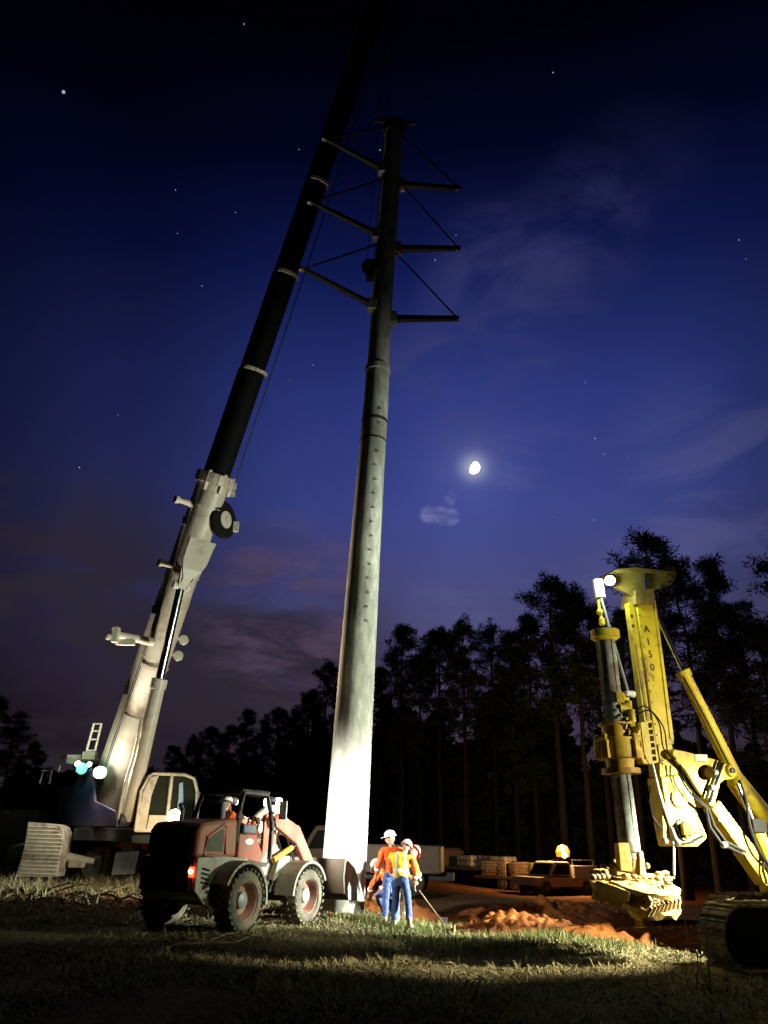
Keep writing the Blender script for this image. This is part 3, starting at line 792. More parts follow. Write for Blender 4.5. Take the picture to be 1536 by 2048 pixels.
# boom head, hoist rope and hook block
m_ = MB()
for s_ in (-1, 1):
    m_.prism([TIP + sd * s_ * .38 + tp * .45, TIP + sd * s_ * .38 - tp * .45, TIP + sd * s_ * .38 - tp * .7 + ax * 1.0, TIP + sd * s_ * .38 + ax * 1.5, TIP + sd * s_ * .38 + tp * .7 + ax * .9], sd * s_ * .08)
m_.tube(TIP + ax * .9 - sd * .4, TIP + ax * .9 + sd * .4, .42, .42, 20)
m_.build('boom_head', MT['boom_black'], crane, .01)
HB = at(741, 534, PY + .1)
HT = TIP + ax * .7 - tp * .42
rope = MB()
for k in (-.12, .12): rope.tube(HT + sd * k, HB + V((k, 0, .3)), .014, .014, 6)
rope = rope.build('hoist_rope', MT['dark'], crane)
hb = MB()
hb.lathe(HB - V((0, .16, 0)), (0, 1, 0), [(0, .08), (.02, .25), (.1, .30), (.22, .30), (.3, .25), (.32, .08)], 26)
hb.box(HB - V((0, 0, .32)), (.3, .34, .35)); hb.build('hook_block', MT['black'], rope, .01)
# superstructure
fw = V((ax.x, ax.y, 0)).normalized(); rt_ = V((fw.y, -fw.x, 0))      # fw: towards the pole, rt_: crane's right
B0 = V((P0.x, P0.y, 0))
def cw(f_, r__, z): return B0 + fw * f_ + rt_ * r__ + V((0, 0, z))
rotm = Matrix((fw, -rt_, V((0, 0, 1)))).transposed()
def cbox(m_, f_, r__, z, sz): return m_.box(cw(f_, r__, z), sz, rotm)
m_ = MB()
for s_ in (-1, 1):
    m_.prism([cw(-1.6, s_ * .85, 1.9), cw(3.2, s_ * .85, 1.9), cw(2.9, s_ * .85, 2.4), cw(1.1, s_ * .85, 2.75), cw(.4, s_ * .85, 3.9), cw(-.5, s_ * .85, 3.9), cw(-1.6, s_ * .85, 2.7)], rt_ * s_ * .1)
m_ = m_.build('turntable_frame', MT['blue'], crane, .02)
d_ = MB(); cbox(d_, 1.0, -1.45, 2.35, (2.4, .9, .75)); d_.build('equipment_box', MT['blue'], crane, .04)
d_ = MB(); cbox(d_, 2.22, -1.45, 2.77, (.14, 1.3, .08)); d_.build('box_trim', MT['orange'], crane, .01)
d_ = MB(); d_.lathe(cw(2.22, -1.4, 2.28), fw, [(0, .34), (.04, .34), (.05, .28)], 22); d_.build('round_panel', MT['maroon'], crane)
d_ = MB(); cbox(d_, 2.2, -1.0, 2.3, (.1, .28, .3)); d_.build('junction_box', MT['cargo'], crane, .02)
d_ = MB(); cbox(d_, -2.6, -.3, 2.6, (1.6, 2.7, 1.5)); d_.build('counterweight', MT['black'], crane, .06)
d_ = MB(); cbox(d_, -.5, -1.75, 2.9, (2.8, .9, 1.7)); d_.build('engine_cover', MT['black'], crane, .05)
d_ = MB(); d_.lathe(cw(.6, 0, 1.45), (0, 0, 1), [(0, 1.2), (.4, 1.2), (.42, 1.0)], 32); d_.build('slew_ring', MT['dark'], crane)
# winch with guard rail behind the boom, top deck and rails
d_ = MB(); d_.tube(cw(-1.2, -.6, 3.5), cw(-1.2, .6, 3.5), .42, .42, 22); d_.build('winch_drum', MT['dark'], crane)
d_ = MB()
a = at(117, 1545, 31.6); b = at(126, 1512, 31.6); c = at(150, 1510, 31.6); e = at(152, 1545, 31.6)
d_.path([a, b, c, e], .045, 8); d_.build('guard_rail', MT['boom_cream'], crane); d_ = MB(); d_.path([at(150, 1512, 31.6), at(186, 1512, 31.4), at(197, 1520, 31.4)], .04, 8)
d_.build('guard_rail', MT['boom_cream'], crane); d_ = MB(); d_.path([at(80, 1567, 32), at(86, 1541, 32), at(104, 1541, 32), at(98, 1568, 32)], .045, 8)
d_.build('guard_rail', MT['boom_cream'], crane)
d_ = MB(); d_.box(at(160, 1520, 31.2), (.9, .5, .35)); d_.box(at(180, 1512, 31), (.5, .4, .3)); d_.build('lamp_bracket', MT['boom_cream'], crane, .03)
# boom ladder
lad = MB(); l0, l1, r0, r1 = at(173, 1502, 30.6), at(188, 1446, 30.2), at(190, 1502, 30.6), at(203, 1446, 30.2)
lad.path([l0, l1], .045, 8); lad.path([r0, r1], .045, 8)
for s_ in (.02, .42, .72, .98): lad.path([l0.lerp(l1, s_), r0.lerp(r1, s_)], .035, 8)
lad.build('access_ladder', MT['boom_cream'], crane)
# operator cab
CB = at(338, 1606, 28.8); cz = CB.z
cabs = MB(); w_, l_, h_ = 1.0, 1.75, 1.85
cabrot = Matrix.Rotation(R(10), 3, 'Z')
def cp(x, y, z): return CB + cabrot @ V((x, y, z))
prof_ = [(-.95, -.92), (-.95, .3), (-.78, .80), (-.62, .92), (.45, .92), (.78, .80), (.95, .35), (.95, -.92)]
cabs.prism([cp(x, -.45, z * .96) for x, z in prof_], cabrot @ V((0, .9, 0)))
cab = cabs.build('operator_cab', MT['glass'], crane, .05)
fr = MB()
for yy in (-.5, .5):
    fr.path([cp(x, yy, z) for x, z in prof_ + [prof_[0]]], .055, 8)
for x, z in (( -.62, .92), (.45, .92), (.95, .35), (.95, -.92), (-.95, -.92), (-.95, .3)): fr.path([cp(x, -.5, z), cp(x, .5, z)], .05, 8)
fr.path([cp(.02, -.5, .92), cp(.05, -.5, -.92)], .06, 8)
fr.build('cab_frame', MT['white'], cab)
pn = MB(); pn.prism([cp(-.92, -.5, -.92), cp(-.88, -.5, .28), cp(-.70, -.5, .80), cp(-.42, -.5, .86), cp(-.58, -.5, .2), cp(-.62, -.5, -.92)], cabrot @ V((0, -.04, 0)))
pn.prism([cp(-.6, -.5, -.92), cp(-.56, -.5, -.42), cp(.02, -.5, -.42), cp(.04, -.5, -.92)], cabrot @ V((0, -.045, 0)))
pn.build('cab_panel', MT['white'], cab, .01)
MB().prism([cp(.30, -.47, .62), cp(.42, -.47, .68), cp(.50, -.47, .1), cp(.56, -.47, -.5), cp(.32, -.47, -.35), cp(.34, -.47, .1)], cabrot @ V((0, -.03, 0))).build('hanging_cloth', MT['bluecloth'], cab)
MB().path([cp(.95, -.5, .1), cp(1.06, -.55, .0), cp(1.05, -.55, -.7), cp(.9, -.5, -.75)], .035, 8).build('door_handle', MT['white'], cab)
pl = MB(); pl.box(CB + V((-.25, .4, -1.15)), (1.6, 1.4, .35)); pl.build('cab_platform', MT['dark'], crane, .03)
# carrier
CC = at(262, 1700, 31.5); cx0 = CC.x
def carr(x, y, z): return V((cx0 + x, 31.8 + y, z))
d_ = MB(); d_.box(carr(-3.6, .8, 1.15), (8.4, 2.3, .75)); d_.build('carrier_frame', MT['black'], crane, .05)
d_ = MB(); d_.box(carr(-5.4, .8, 1.95), (3.4, 2.4, 1.0)); d_.build('carrier_deck', MT['black'], crane, .08)
def wheel_simple(parent, c, r, w, axis=V((0, 1, 0))):
    t_ = MB().lathe(c - axis * w / 2, axis, [(0, r * .55), (.0, r * .86), (w * .14, r * .98), (w * .5, r), (w * .86, r * .98), (w, r * .86), (w, r * .55)], 28).build('wheel', MT['tyre'], parent)
    MB().lathe(c - axis * (w / 2 + .012), axis, [(0, r * .2), (.03, r * .3), (.09, r * .5), (w * .9, r * .5)], 24).build('rim', MT['dark'], t_)
for xx in (-5.6, -4.0, -1.1):
    wheel_simple(crane, carr(xx, -.35, .65), .65, .45); wheel_simple(crane, carr(xx, 1.95, .65), .65, .45)
d_ = MB(); d_.box(at(262, 1673, 30.9), (1.72, .18, .20)); d_.box(at(302, 1700, 30.9), (.12, .16, .55)); d_.build('bumper_beam', MT['orange'], crane, .02)
d_ = MB(); d_.box(at(262, 1688, 31.05), (1.6, .12, .26)); d_.build('lamp_board', MT['dark'], crane, .01)
for px in (245, 268, 290):
    MB().lathe(at(px, 1691, 30.98), (0, -1, 0), [(0, .13), (.05, .13), (.08, .09)], 14).build('tail_lamp', mat('red lamp plastic', (.55, .05, .02), .35), crane)
d_ = MB(); q = [at(232, 1702, 30.8), at(278, 1702, 30.8), at(268, 1748, 30.8), at(222, 1750, 30.8)]
d_.prism(q, (0, .05, 0)); d_.box(at(255, 1693, 30.75), (.35, .1, .3)); d_.build('mud_flap', MT['grey'], crane, .01)
# corrugated white fender at the crane's far left corner
fx0 = at(86, 1700, 30).x - .62
fout = [(0, .22), (1.36, .26), (1.40, .9), (1.42, 1.45), (1.38, 1.68), (1.26, 1.86), (1.06, 1.95), (.06, 2.0), (.1, 1.2)]
fd = MB().prism([(fx0 + x, 29.6, z) for x, z in fout], (0, .9, 0))
for k in range(13):
    z_ = .34 + k * .125; x1 = 1.40 if z_ < 1.55 else 1.40 - (z_ - 1.5) * .8
    fd.beam((fx0 + .10, 29.6, z_), (fx0 + x1, 29.6, z_), .06, .055)
fd.build('corrugated_fender', MT['white'], crane, .02)
d_ = MB(); a = V((at(128, 1715, 30.4).x, 30.4, .9)); d_.tube(a, a + V((1.0, .3, -.15)), .16, .1, 12); d_.box(a + V((.5, 0, -.25)), (.5, .3, .2)); d_.build('outrigger_foot', MT['white'], crane)
# its lamps
def lamp_head(parent, c, d, r, lens, name='work_lamp', m=MT['dark']):
    d = V(d).normalized()
    h = MB().lathe(c - d * .16, d, [(0, r * .45), (.05, r * .9), (.15, r * 1.08), (.17, r * 1.08)], 18).build(name, m, parent)
    MB().lathe(c + d * .012, d, [(0, r), (.02, r * .92), (.035, r * .5)], 18).build('lens', lens, h)
    return h
L1 = at(200, 1545, 29.2); lamp_head(crane, L1, (.25, -.9, .35), .22, MT['E_warm'])
lamp('boom_lamp_light', 'SPOT', L1 + V((.1, -.3, .1)), 3000, (1, .9, .74), P0 + ax * 12 - tp * .6, 50, 1.0, .1)
lamp('boom_lamp_forward', 'SPOT', L1 + V((.15, -.3, .1)), 12000, (1, .74, .45), V((-.6, 20.5, 8)), 40, .9, .1)
lamp('boom_lamp_spill', 'POINT', L1 + V((.1, -.35, .05)), 240, (1, .9, .72), radius=.12)
L2 = at(164, 1537, 30.0); lamp_head(crane, L2, (0, -1, .0), .20, MT['E_green']); lamp_head(crane, at(156, 1528, 30.2), (0, -1, .2), .10, MT['E_white']); lamp_head(crane, at(179, 1529, 30.2), (0, -1, .1), .08, MT['E_white'])
lamp('deck_lamp_light', 'POINT', L2 + V((-.15, -.35, .1)), 22, (.35, 1, .55), radius=.1)
L3 = at(349, 1634, 27.6); lamp_head(crane, L3, (.45, -.9, 0), .24, MT['E_warm'])
lamp('cab_lamp_spill', 'POINT', L3 + V((-.3, -.9, -.1)), 170, (1, .75, .45), radius=.12)
lamp('cab_lamp_light', 'SPOT', L3 + V((.1, -.25, 0)), 5200, (1, .72, .42), V((-.6, 20.5, 7)), 38, 1.0, .1)

# ------------------------------------------------------------------ wheel loader
LH = R(62)
wr = atz(484, 1864, 0)
lo_loc = V((wr.x, wr.y, 0)) + V((-math.sin(LH), math.cos(LH), 0)) * .92 + V((-.02, -.3, 0))
lo_loc.z = Hs(lo_loc.x, lo_loc.y) - .04
loader = thing('wheel_loader', 'compact red and grey wheel loader with its bucket against the steel pole', 'loader', lo_loc, LH)
# local axes: x forward, y left, z up
def poly(m_, pts, y0, y1): return m_.prism([(x, y0, z) for x, z in pts], (0, y1 - y0, 0))
def X(x): return x if x > -.2 else -.2 + (x + .2) * .66      # short tail
ch = poly(MB(), [(-1.025, .62), (-1.058, .95), (-1.045, 1.22), (.15, 1.22), (.95, 1.10), (1.0, .62), (.6, .5), (-0.530, .5)], -.52, .52).build('chassis', MT['lgrey'], loader, .04)
# side skirt panel (each side) with wheel arch
def arch_panel(y0, y1):
    pts = [(-1.032, .70), (-1.032, 1.24), (-0.266, 1.26), (.45, 1.22), (.72, .95), (.86, .55), (.74, .55)]
    for k in range(13):
        a = R(8) + R(172 - 8) * k / 12; pts.append((math.cos(a) * .64, .53 + math.sin(a) * .61))
    pts += [(-0.556, .40), (-0.728, .46)]
    return poly(MB(), pts, y0, y1)
for s_ in (-1, 1):
    arch_panel(s_ * .55, s_ * .66).build('rear_side_panel', MT['lgrey'], loader, .02)
    m_ = MB()
    for k in range(15):
        a = R(-2) + R(150) * k / 14; m_.box((math.cos(a) * .64, s_ * .80, .53 + math.sin(a) * .63), (.05, .48, .16), Matrix.Rotation(PI / 2 - a + PI / 2, 3, 'Y').inverted() if False else Matrix.Rotation(-a, 3, 'Y'))
    m_.build('rear_fender', MT['lgrey'], loader)
    m_ = MB()
    for k in range(4): m_.beam((-0.900, s_ * .668, 1.06 - k * .075), (-0.675, s_ * .668, 1.02 - k * .075), .01, .03)
    m_.build('louvre', MT['black'], loader)
hood = MB(); poly(hood, [(-1.032, 1.235), (-1.005, 1.68), (-0.893, 1.82), (.12, 1.93), (.16, 1.235)], -.60, .60)
hood = hood.build('hood', MT['lred'], loader, .07)
for s_ in (-1, 1):
    poly(MB(), [(-0.754, 1.34), (-0.728, 1.54), (-0.345, 1.73), (-0.292, 1.69), (-0.279, 1.33)], s_ * .602, s_ * .612).build('vent_grille', MT['vent'], hood, .004)
    m_ = MB(); fpts = [(-0.807, 1.28), (-0.768, 1.58), (-0.306, 1.81), (-0.226, 1.76), (-0.213, 1.27)]
    m_.path([(x, s_ * .605, z) for x, z in fpts + [fpts[0]]], .028, 8); m_.build('vent_frame', MT['lred'], hood)
m_ = MB(); m_.box((-1.042, 0, 1.42), (.03, .95, .52)); m_.build('rear_grille', MT['black'], loader, .01)
m_ = MB(); m_.box((-1.058, 0, .92), (.14, 1.15, .5)); m_.build('rear_counterweight', MT['black'], loader, .04)
for s_ in (-1, 1):
    tl = MB().box((-1.088, s_ * .56, 1.0), (.06, .16, .17)).build('tail_light', MT['E_red'] if s_ < 0 else MT['maroon'], loader, .015)
    if s_ < 0: MB().sphere((-1.114, -.60, 1.01), .045, n=10, m=8).build('bulb', MT['E_redhot'], tl)
for k in range(9):
    MB().box((X(-1.475) - .018, 0, 1.20 + .055 * k), (.02, .88, .022)).build('grille_slat', MT['dark'], loader)
MB().path([(-.45, .34, 1.8), (-.45, .34, 2.08), (-.52, .34, 2.16)], .045, 10).build('exhaust_pipe', MT['dark'], loader)
for k in range(3):
    MB().path([(.85, -.2 + .12 * k, .78), (1.0, -.34 + .12 * k, .86 + .04 * k), (1.2, -.3 + .12 * k, .80), (1.4, -.2 + .1 * k, .95)], .022, 8).build('hydraulic_hose', MT['black'], loader)
MB().beam((.30, -.70, .62), (.72, -.70, .62), .18, .03).build('step', MT['dark'], loader)
MB().beam((.34, -.70, .88), (.70, -.70, .88), .14, .03).build('step', MT['dark'], loader)
# cab base and canopy
poly(MB(), [(.17, 1.225), (.17, 1.66), (.72, 1.66), (.98, 1.30), (.98, 1.12)], -.62, .62).build('cab_side', MT['lred'], loader, .03)
MB().lathe((.5, -.622, 1.52), (0, -1, 0), [(0, .001), (0, .09), (.006, .09), (.006, .001)], 20, False).build('oval_badge', MT['decal'], loader)
for c in loader.children:
    if c.name.startswith('oval_badge'):
        for v in c.data.vertices: v.co.x = .5 + (v.co.x - .5) * 1.5; v.co.z = 1.52 + (v.co.z - 1.52) * .62
m_ = MB(); m_.box((.62, 0, 1.1), (1.15, 1.2, .08)); m_.build('cab_floor', MT['dark'], loader)
m_ = MB(); m_.box((.40, .05, 1.62), (.5, .55, .16)); m_.box((.17, .05, 1.95), (.12, .5, .6)); m_.build('driver_seat', MT['seat'], loader, .05)
m_ = MB(); m_.box((.55, -.50, 1.75), (.42, .18, .16)); m_.build('armrest', MT['seat'], loader, .03)
can = MB()
for s_ in (-1, 1):
    can.path([(.14, s_ * .56, 1.5), (.16, s_ * .56, 1.94), (.22, s_ * .54, 2.14), (.32, s_ * .52, 2.43), (1.12, s_ * .52, 2.43), (1.24, s_ * .54, 2.14), (1.30, s_ * .57, 1.87), (1.28, s_ * .58, 1.2)], .052, 8)
for x in (.30, 1.14): can.path([(x, -.52, 2.43), (x, .52, 2.43)], .05, 8)
can = can.build('canopy_frame', MT['dark'], loader)
m_ = MB(); m_.box((.72, 0, 2.46), (.95, 1.12, .06)); m_.build('canopy_roof', MT['dark'], can, .03)
for x, z in ((1.27, 2.08), (1.29, 2.08), (1.30, 1.77)):
    MB().lathe((x - .03, -.64, z), (-.85, -.5, 0), [(0, .035), (.02, .035), (.03, .01)], 10).build('reflector', MT['decal'], can)
m_ = MB(); m_.box((1.42, -.74, 2.14), (.05, .18, .36)); m_.path([(1.28, -.56, 2.24), (1.40, -.72, 2.24)], .015, 6); m_.build('mirror', MT['hub'], can, .02)
m_ = MB(); m_.path([(1.12, 0, 1.2), (1.02, 0, 1.86)], .035, 8); m_.build('steering_column', MT['black'], loader)
m_ = MB()
m_.path([(.98 + .06 * math.cos(a) * 0 + math.sin(a) * .08, math.cos(a) * .2, 1.90 + math.sin(a) * .17) for a in [2 * PI * k / 18 for k in range(19)]], .018, 8); m_.build('steering_wheel', MT['black'], loader)
m_ = MB(); m_.sphere((.80, -.46, 1.86), .05); m_.path([(.82, -.46, 1.6), (.80, -.46, 1.84)], .014, 6); m_.build('control_lever', MT['orange_cloth'], loader)
# wheels
def loader_wheel(x, s_):
    r_ = .575; w_ = .40; y0 = s_ * .87
    prof_ = [(-.19, .33), (-.195, .40), (-.18, .465), (-.145, .50), (-.07, .52), (.07, .52), (.145, .50), (.18, .465), (.195, .40), (.19, .33)]
    m_ = MB().lathe((x, y0, .52), (0, 1, 0), prof_, 40, False)
    for k in range(26):
        for sg in (-1, 1):
            a = 2 * PI * (k + .5 * (sg > 0)) / 26; ca, sa = math.cos(a), math.sin(a)
            a2 = a + sg * .0 + .13; c2, s2 = math.cos(a2), math.sin(a2)
            m_.beam((x + ca * .522, y0 + sg * .19, .52 + sa * .522), (x + c2 * .532, y0 + sg * .01, .52 + s2 * .532), .055, .045, V((ca, 0, sa)))
    w = m_.build('wheel', MT['tyre'], loader)
    rm_ = MB().lathe((x, y0 - s_ * .02, .52), (0, s_, 0), [(0, .10), (.02, .13), (.03, .24), (.12, .28), (.18, .31), (.195, .345), (.15, .35)], 36, False).build('rim', MT['rim'], w)
    MB().lathe((x, y0 + s_ * .0, .52), (0, s_, 0), [(0, .14), (.09, .14), (.105, .11), (.12, .04)], 24).build('hub', MT['hub'], rm_)
for x in (0, 2.15):
    for s_ in (-1, 1): loader_wheel(x, s_)
m_ = MB(); m_.tube((0, -.8, .52), (0, .8, .52), .13, .13, 14); m_.tube((2.15, -.8, .52), (2.15, .8, .52), .13, .13, 14); m_.build('axle', MT['dark'], loader)
# front frame with tower and fenders
poly(MB(), [(1.05, .55), (1.05, 1.0), (1.5, 1.45), (1.75, 1.5), (2.2, 1.05), (2.75, .95), (2.75, .6)], -.42, .42).build('front_frame', MT['lgrey'], loader, .03)
for s_ in (-1, 1):
    m_ = MB()
    for k in range(13):
        a = R(32) + R(140) * k / 12; m_.box((2.15 + math.cos(a) * .63, s_ * .84, .53 + math.sin(a) * .62), (.05, .46, .15), Matrix.Rotation(-a, 3, 'Y'))
    m_.build('front_fender', MT['lgrey'], loader)
    poly(MB(), [(1.45, .8), (1.62, 1.22), (2.0, 1.27), (2.0, .9)], s_ * .44, s_ * .60).build('fender_bracket', MT['lgrey'], loader, .02)
    poly(MB(), [(1.28, .95), (1.26, 2.02), (1.44, 2.10), (1.72, 1.9), (1.78, 1.15), (1.6, .9)], s_ * .34, s_ * .40).build('loader_tower', MT['lred'], loader, .015)
    poly(MB(), [(1.38, 1.98), (1.55, 2.08), (2.35, 1.84), (2.95, 1.2), (3.22, .72), (3.10, .60), (2.82, .92), (2.25, 1.50), (1.45, 1.82)], s_ * .46, s_ * .58).build('lift_arm', MT['lred'], loader, .02)
    m_ = MB().tube((1.5, s_ * .52, 1.18), (2.15, s_ * .52, 1.42), .06, .06, 14).build('lift_ram', MT['orange'], loader)
    MB().tube((2.15, s_ * .52, 1.42), (2.5, s_ * .52, 1.52), .035, .035, 12).build('ram_rod', MT['chrome'], m_)
poly(MB(), [(1.98, 2.25), (2.18, 2.38), (2.62, 1.86), (2.46, 1.66), (2.2, 1.72)], -.12, .12).build('tilt_lever', MT['lred'], loader, .02)
m_ = MB().tube((1.45, 0, 1.95), (1.9, 0, 2.2), .075, .075, 16).build('tilt_ram', MT['lgrey'], loader)
MB().tube((1.9, 0, 2.2), (2.1, 0, 2.3), .04, .04, 12).build('ram_rod', MT['chrome'], m_)
m_ = MB(); m_.tube((2.10, -.2, 2.32), (2.10, .2, 2.32), .11, .11, 18); m_.box((2.10, 0, 2.02), (.2, .36, .5)); m_.tube((2.1, -.24, 1.8), (2.1, .24, 1.8), .15, .15, 18); m_.build('pivot_boss', MT['white'], loader, .03)
m_ = MB(); m_.tube((3.05, -.72, .78), (3.05, .72, .78), .09, .09, 14); m_.box((2.95, -.52, .86), (.34, .26, .28)); m_.box((2.95, .52, .86), (.34, .26, .28)); m_.build('quick_coupler', MT['lgrey'], loader, .02)
for k, yy in enumerate((-.3, -.1, .15)):
    MB().path([(1.6, yy, 1.6), (2.0, yy, 1.9 + .1 * k), (2.5, yy, 1.7), (2.95, yy, 1.1)], .022, 8).build('hydraulic_hose', MT['black'], loader)
# bucket
bp_ = [(x + .15, z - .03) for x, z in [(3.2, 1.25), (3.14, .9), (3.2, .55), (3.36, .42), (4.1, .36), (4.1, .40), (3.4, .47), (3.26, .6), (3.21, .9), (3.27, 1.22)]]
bk = poly(MB(), bp_, -1.16, 1.16).build('bucket', mat('rusty dark bucket steel', (.05, .035, .022), .7, .1, .35, 4), loader, .008)
for s_ in (-1, 1):
    poly(MB(), [(x + .15, z - .03) for x, z in [(3.2, 1.25), (3.14, .9), (3.2, .55), (3.36, .42), (4.1, .36), (3.95, .62), (3.6, 1.05)]], s_ * 1.165, s_ * 1.20).build('side_plate', MT['lgrey'], bk, .005)
# its head lamps on the canopy front
for s_ in (-1, 1):
    lamp_head(loader, V((1.36, s_ * .5, 2.31)), (1, 0, -.2), .08, MT['E_warm'], 'headlight')
Ml = Matrix.Translation(lo_loc) @ Matrix.Rotation(LH, 4, 'Z')
for s_ in (-1, 1):
    lamp('loader_headlight_light', 'SPOT', Ml @ V((1.48, s_ * .5, 2.27)), 1900, (1, .95, .82), Ml @ V((4.4, s_ * .2, 1.5)), 105, 1.0, .05)

# ------------------------------------------------------------------ people
def skin_mesh(verts, edges, radii, root=0, levels=1, vox=0.0):
    me = bpy.data.meshes.new('tmp'); me.from_pydata([tuple(v) for v in verts], edges, [])
    o = bpy.data.objects.new('tmp', me); COL.objects.link(o)
    md = o.modifiers.new('skin', 'SKIN')
    for i, r_ in enumerate(radii):
        sv = me.skin_vertices[0].data[i]; sv.radius = r_ if isinstance(r_, tuple) else (r_, r_); sv.use_root = (i == root)
    if levels:
        sb = o.modifiers.new('sub', 'SUBSURF'); sb.levels = sb.render_levels = levels
    dg = bpy.context.evaluated_depsgraph_get()
    out = bpy.data.meshes.new_from_object(o.evaluated_get(dg))
    bpy.data.objects.remove(o); bpy.data.meshes.remove(me)
    return out
def chain(cs):
    """list of chains of (key, point, radius); points with the same key are shared"""
    V_, E_, R_, ix = [], [], [], {}
    for c in cs:
        prev = None
        for k, p_, r_ in c:
            if k not in ix: ix[k] = len(V_); V_.append(V(p_)); R_.append(r_)
            if prev is not None: E_.append((prev, ix[k]))
            prev = ix[k]
    return V_, E_, R_
def crumple(me, amp, freq):
    me.update(); ns = [v.normal.copy() for v in me.vertices]
    for v, n_ in zip(me.vertices, ns):
        p_ = V((v.co.x * freq, v.co.y * freq, v.co.z * freq * 1.8)); v.co += n_ * amp * (noise.noise(p_) + .6 * noise.noise(p_ * 2.3))
    return me
def person(label, loc, rz, J, shirt='orange_cloth', pants='denim', vest=False, hat='hat', scale=1.0):
    """J: joints in local coordinates, facing +y, right = +x"""
    root = thing('person', label, 'person', loc, rz); root.scale = (scale,) * 3
    g = lambda k: V(J[k])
    nk, hd = g('neck'), g('head'); hv = (hd - nk).normalized()
    face = V(J.get('face', (0, 1, 0))).normalized()
    # body: one continuous figure, hands with five fingers, head with face
    cs = [[('pel', g('pel'), .12), ('sp', g('pel').lerp(g('chest'), .5), .115), ('ch', g('chest'), .13), ('nk0', nk, .062), ('nk1', nk + hv * .10, .056)]]
    for s_, sg in (('r', 1), ('l', -1)):
        sh, el, wr_ = g('sh' + s_), g('el' + s_), g('wr' + s_); d = (wr_ - el).normalized()
        cs.append([('ch', g('chest'), .13), ('s' + s_, sh, .058), ('e' + s_, el, .042), ('w' + s_, wr_, .028)])
        side = d.cross(V((sg, .3, .2))).normalized(); fwd = side.cross(d).normalized()
        palm = wr_ + d * .075
        cs.append([('w' + s_, wr_, .028), ('pm' + s_, palm, (.022, .036))])
        for q, (off, ln) in enumerate(((-.028, .062), (-.010, .076), (.010, .07), (.027, .055))):
            k1 = palm + side * off + d * .035; k2 = k1 + d * ln * .5 + fwd * ln * .12; k3 = k2 + d * ln * .42 + fwd * ln * .35
            cs.append([('pm' + s_, palm, .03), ('f%d%s' % (q, s_), k1, .0095), ('g%d%s' % (q, s_), k2, .009), ('h%d%s' % (q, s_), k3, .008)])
        tb_ = wr_ + d * .04 - side * .035
        cs.append([('w' + s_, wr_, .028), ('t1' + s_, tb_, .012), ('t2' + s_, tb_ + d * .04 - side * .018 + fwd * .012, .010)])
        hp, kn, an = g('hip' + s_), g('kn' + s_), g('an' + s_)
        cs.append([('pel', g('pel'), .12), ('hp' + s_, hp, .085), ('kn' + s_, kn, .055), ('an' + s_, an, .04)])
    me = skin_mesh(*chain(cs), levels=1)
    b = bmesh.new(); b.from_mesh(me)
    fx = face.cross(hv).normalized(); fy = hv.cross(fx).normalized()
    hm = Matrix((fx, fy, hv)).transposed()
    def ball(c, r_, sc, n=14, m=10):
        for v in bmesh.ops.create_uvsphere(b, u_segments=n, v_segments=m, radius=r_)['verts']:
            v.co = hd + hm @ (V((v.co.x * sc[0], v.co.y * sc[1], v.co.z * sc[2])) + V(c))
    ball((0, 0, .01), .1, (.77, .95, 1.12), 18, 12); ball((0, .03, -.06), .06, (.95, 1, .95))
    ball((0, .102, -.015), .02, (.75, 1.1, 1.5)); ball((0, .09, -.062), .02, (1.5, .6, .5))
    for sg in (-1, 1):
        ball((sg * .079, -.005, -.005), .028, (.4, .75, 1.1)); ball((sg * .03, .082, .012), .014, (1.2, .7, .8))
    b.to_mesh(me); b.free()
    body = link('body', me, MT['skin'], root, 0, 180)
    rm_ = body.modifiers.new('remesh', 'REMESH'); rm_.mode = 'VOXEL'; rm_.voxel_size = .011; rm_.use_smooth_shade = True
    # shirt
    cs = [[('a', g('pel') - (g('chest') - g('pel')) * .10, (.178, .14)), ('b', g('pel').lerp(g('chest'), .45), (.165, .13)), ('c', g('chest'), (.185, .135)), ('d', nk - hv * .01, .078)]]
    for s_ in 'rl':
        cs.append([('c', g('chest'), .18), ('s' + s_, g('sh' + s_), .085), ('m' + s_, g('sh' + s_).lerp(g('el' + s_), .55), .068), ('e' + s_, g('el' + s_), .06), ('w' + s_, g('el' + s_).lerp(g('wr' + s_), .92), .046)])
    sho = link('shirt', crumple(skin_mesh(*chain(cs), levels=3), .016, 9), MT[shirt], root, 0, 180)
    cs = [[('p', g('pel') + (g('chest') - g('pel')) * .22, (.160, .122)), ('q', g('pel') - V((0, 0, .03)), (.17, .135))]]
    for s_ in 'rl':
        h_, k_, a_ = g('hip' + s_), g('kn' + s_), g('an' + s_)
        cs.append([('q', g('pel'), .16), ('h' + s_, h_.lerp(k_, .12), .108), ('i' + s_, h_.lerp(k_, .5), .095), ('k' + s_, k_, .078), ('l' + s_, k_.lerp(a_, .5), .076), ('n' + s_, k_.lerp(a_, .93), .075)])
    link('trousers', crumple(skin_mesh(*chain(cs), levels=3), .013, 9), MT[pants], root, 0, 180)
    for s_ in 'rl':
        a_ = g('an' + s_); t_ = g('toe' + s_)
        cs = [[('a', a_ + V((0, 0, .12)), .062), ('b', a_ + V((0, 0, .02)), .06), ('c', a_ + (t_ - a_) * .1 - V((0, 0, .035)), .055), ('d', a_ + (t_ - a_) * .7 - V((0, 0, .0)), (.05, .045)), ('e', t_, (.045, .035))]]
        link('boot', skin_mesh(*chain(cs), levels=2), MT['boot'], root, 0, 180)
    for s_ in 'rl':
        e_, w_ = g('el' + s_), g('wr' + s_); d = (w_ - e_).normalized()
        MB().lathe(e_.lerp(w_, .30), d, [(0, .060), (.01, .071), (.05, .068), (.06, .056)], 18, False).build('reflective_band', MT['decal'], root)
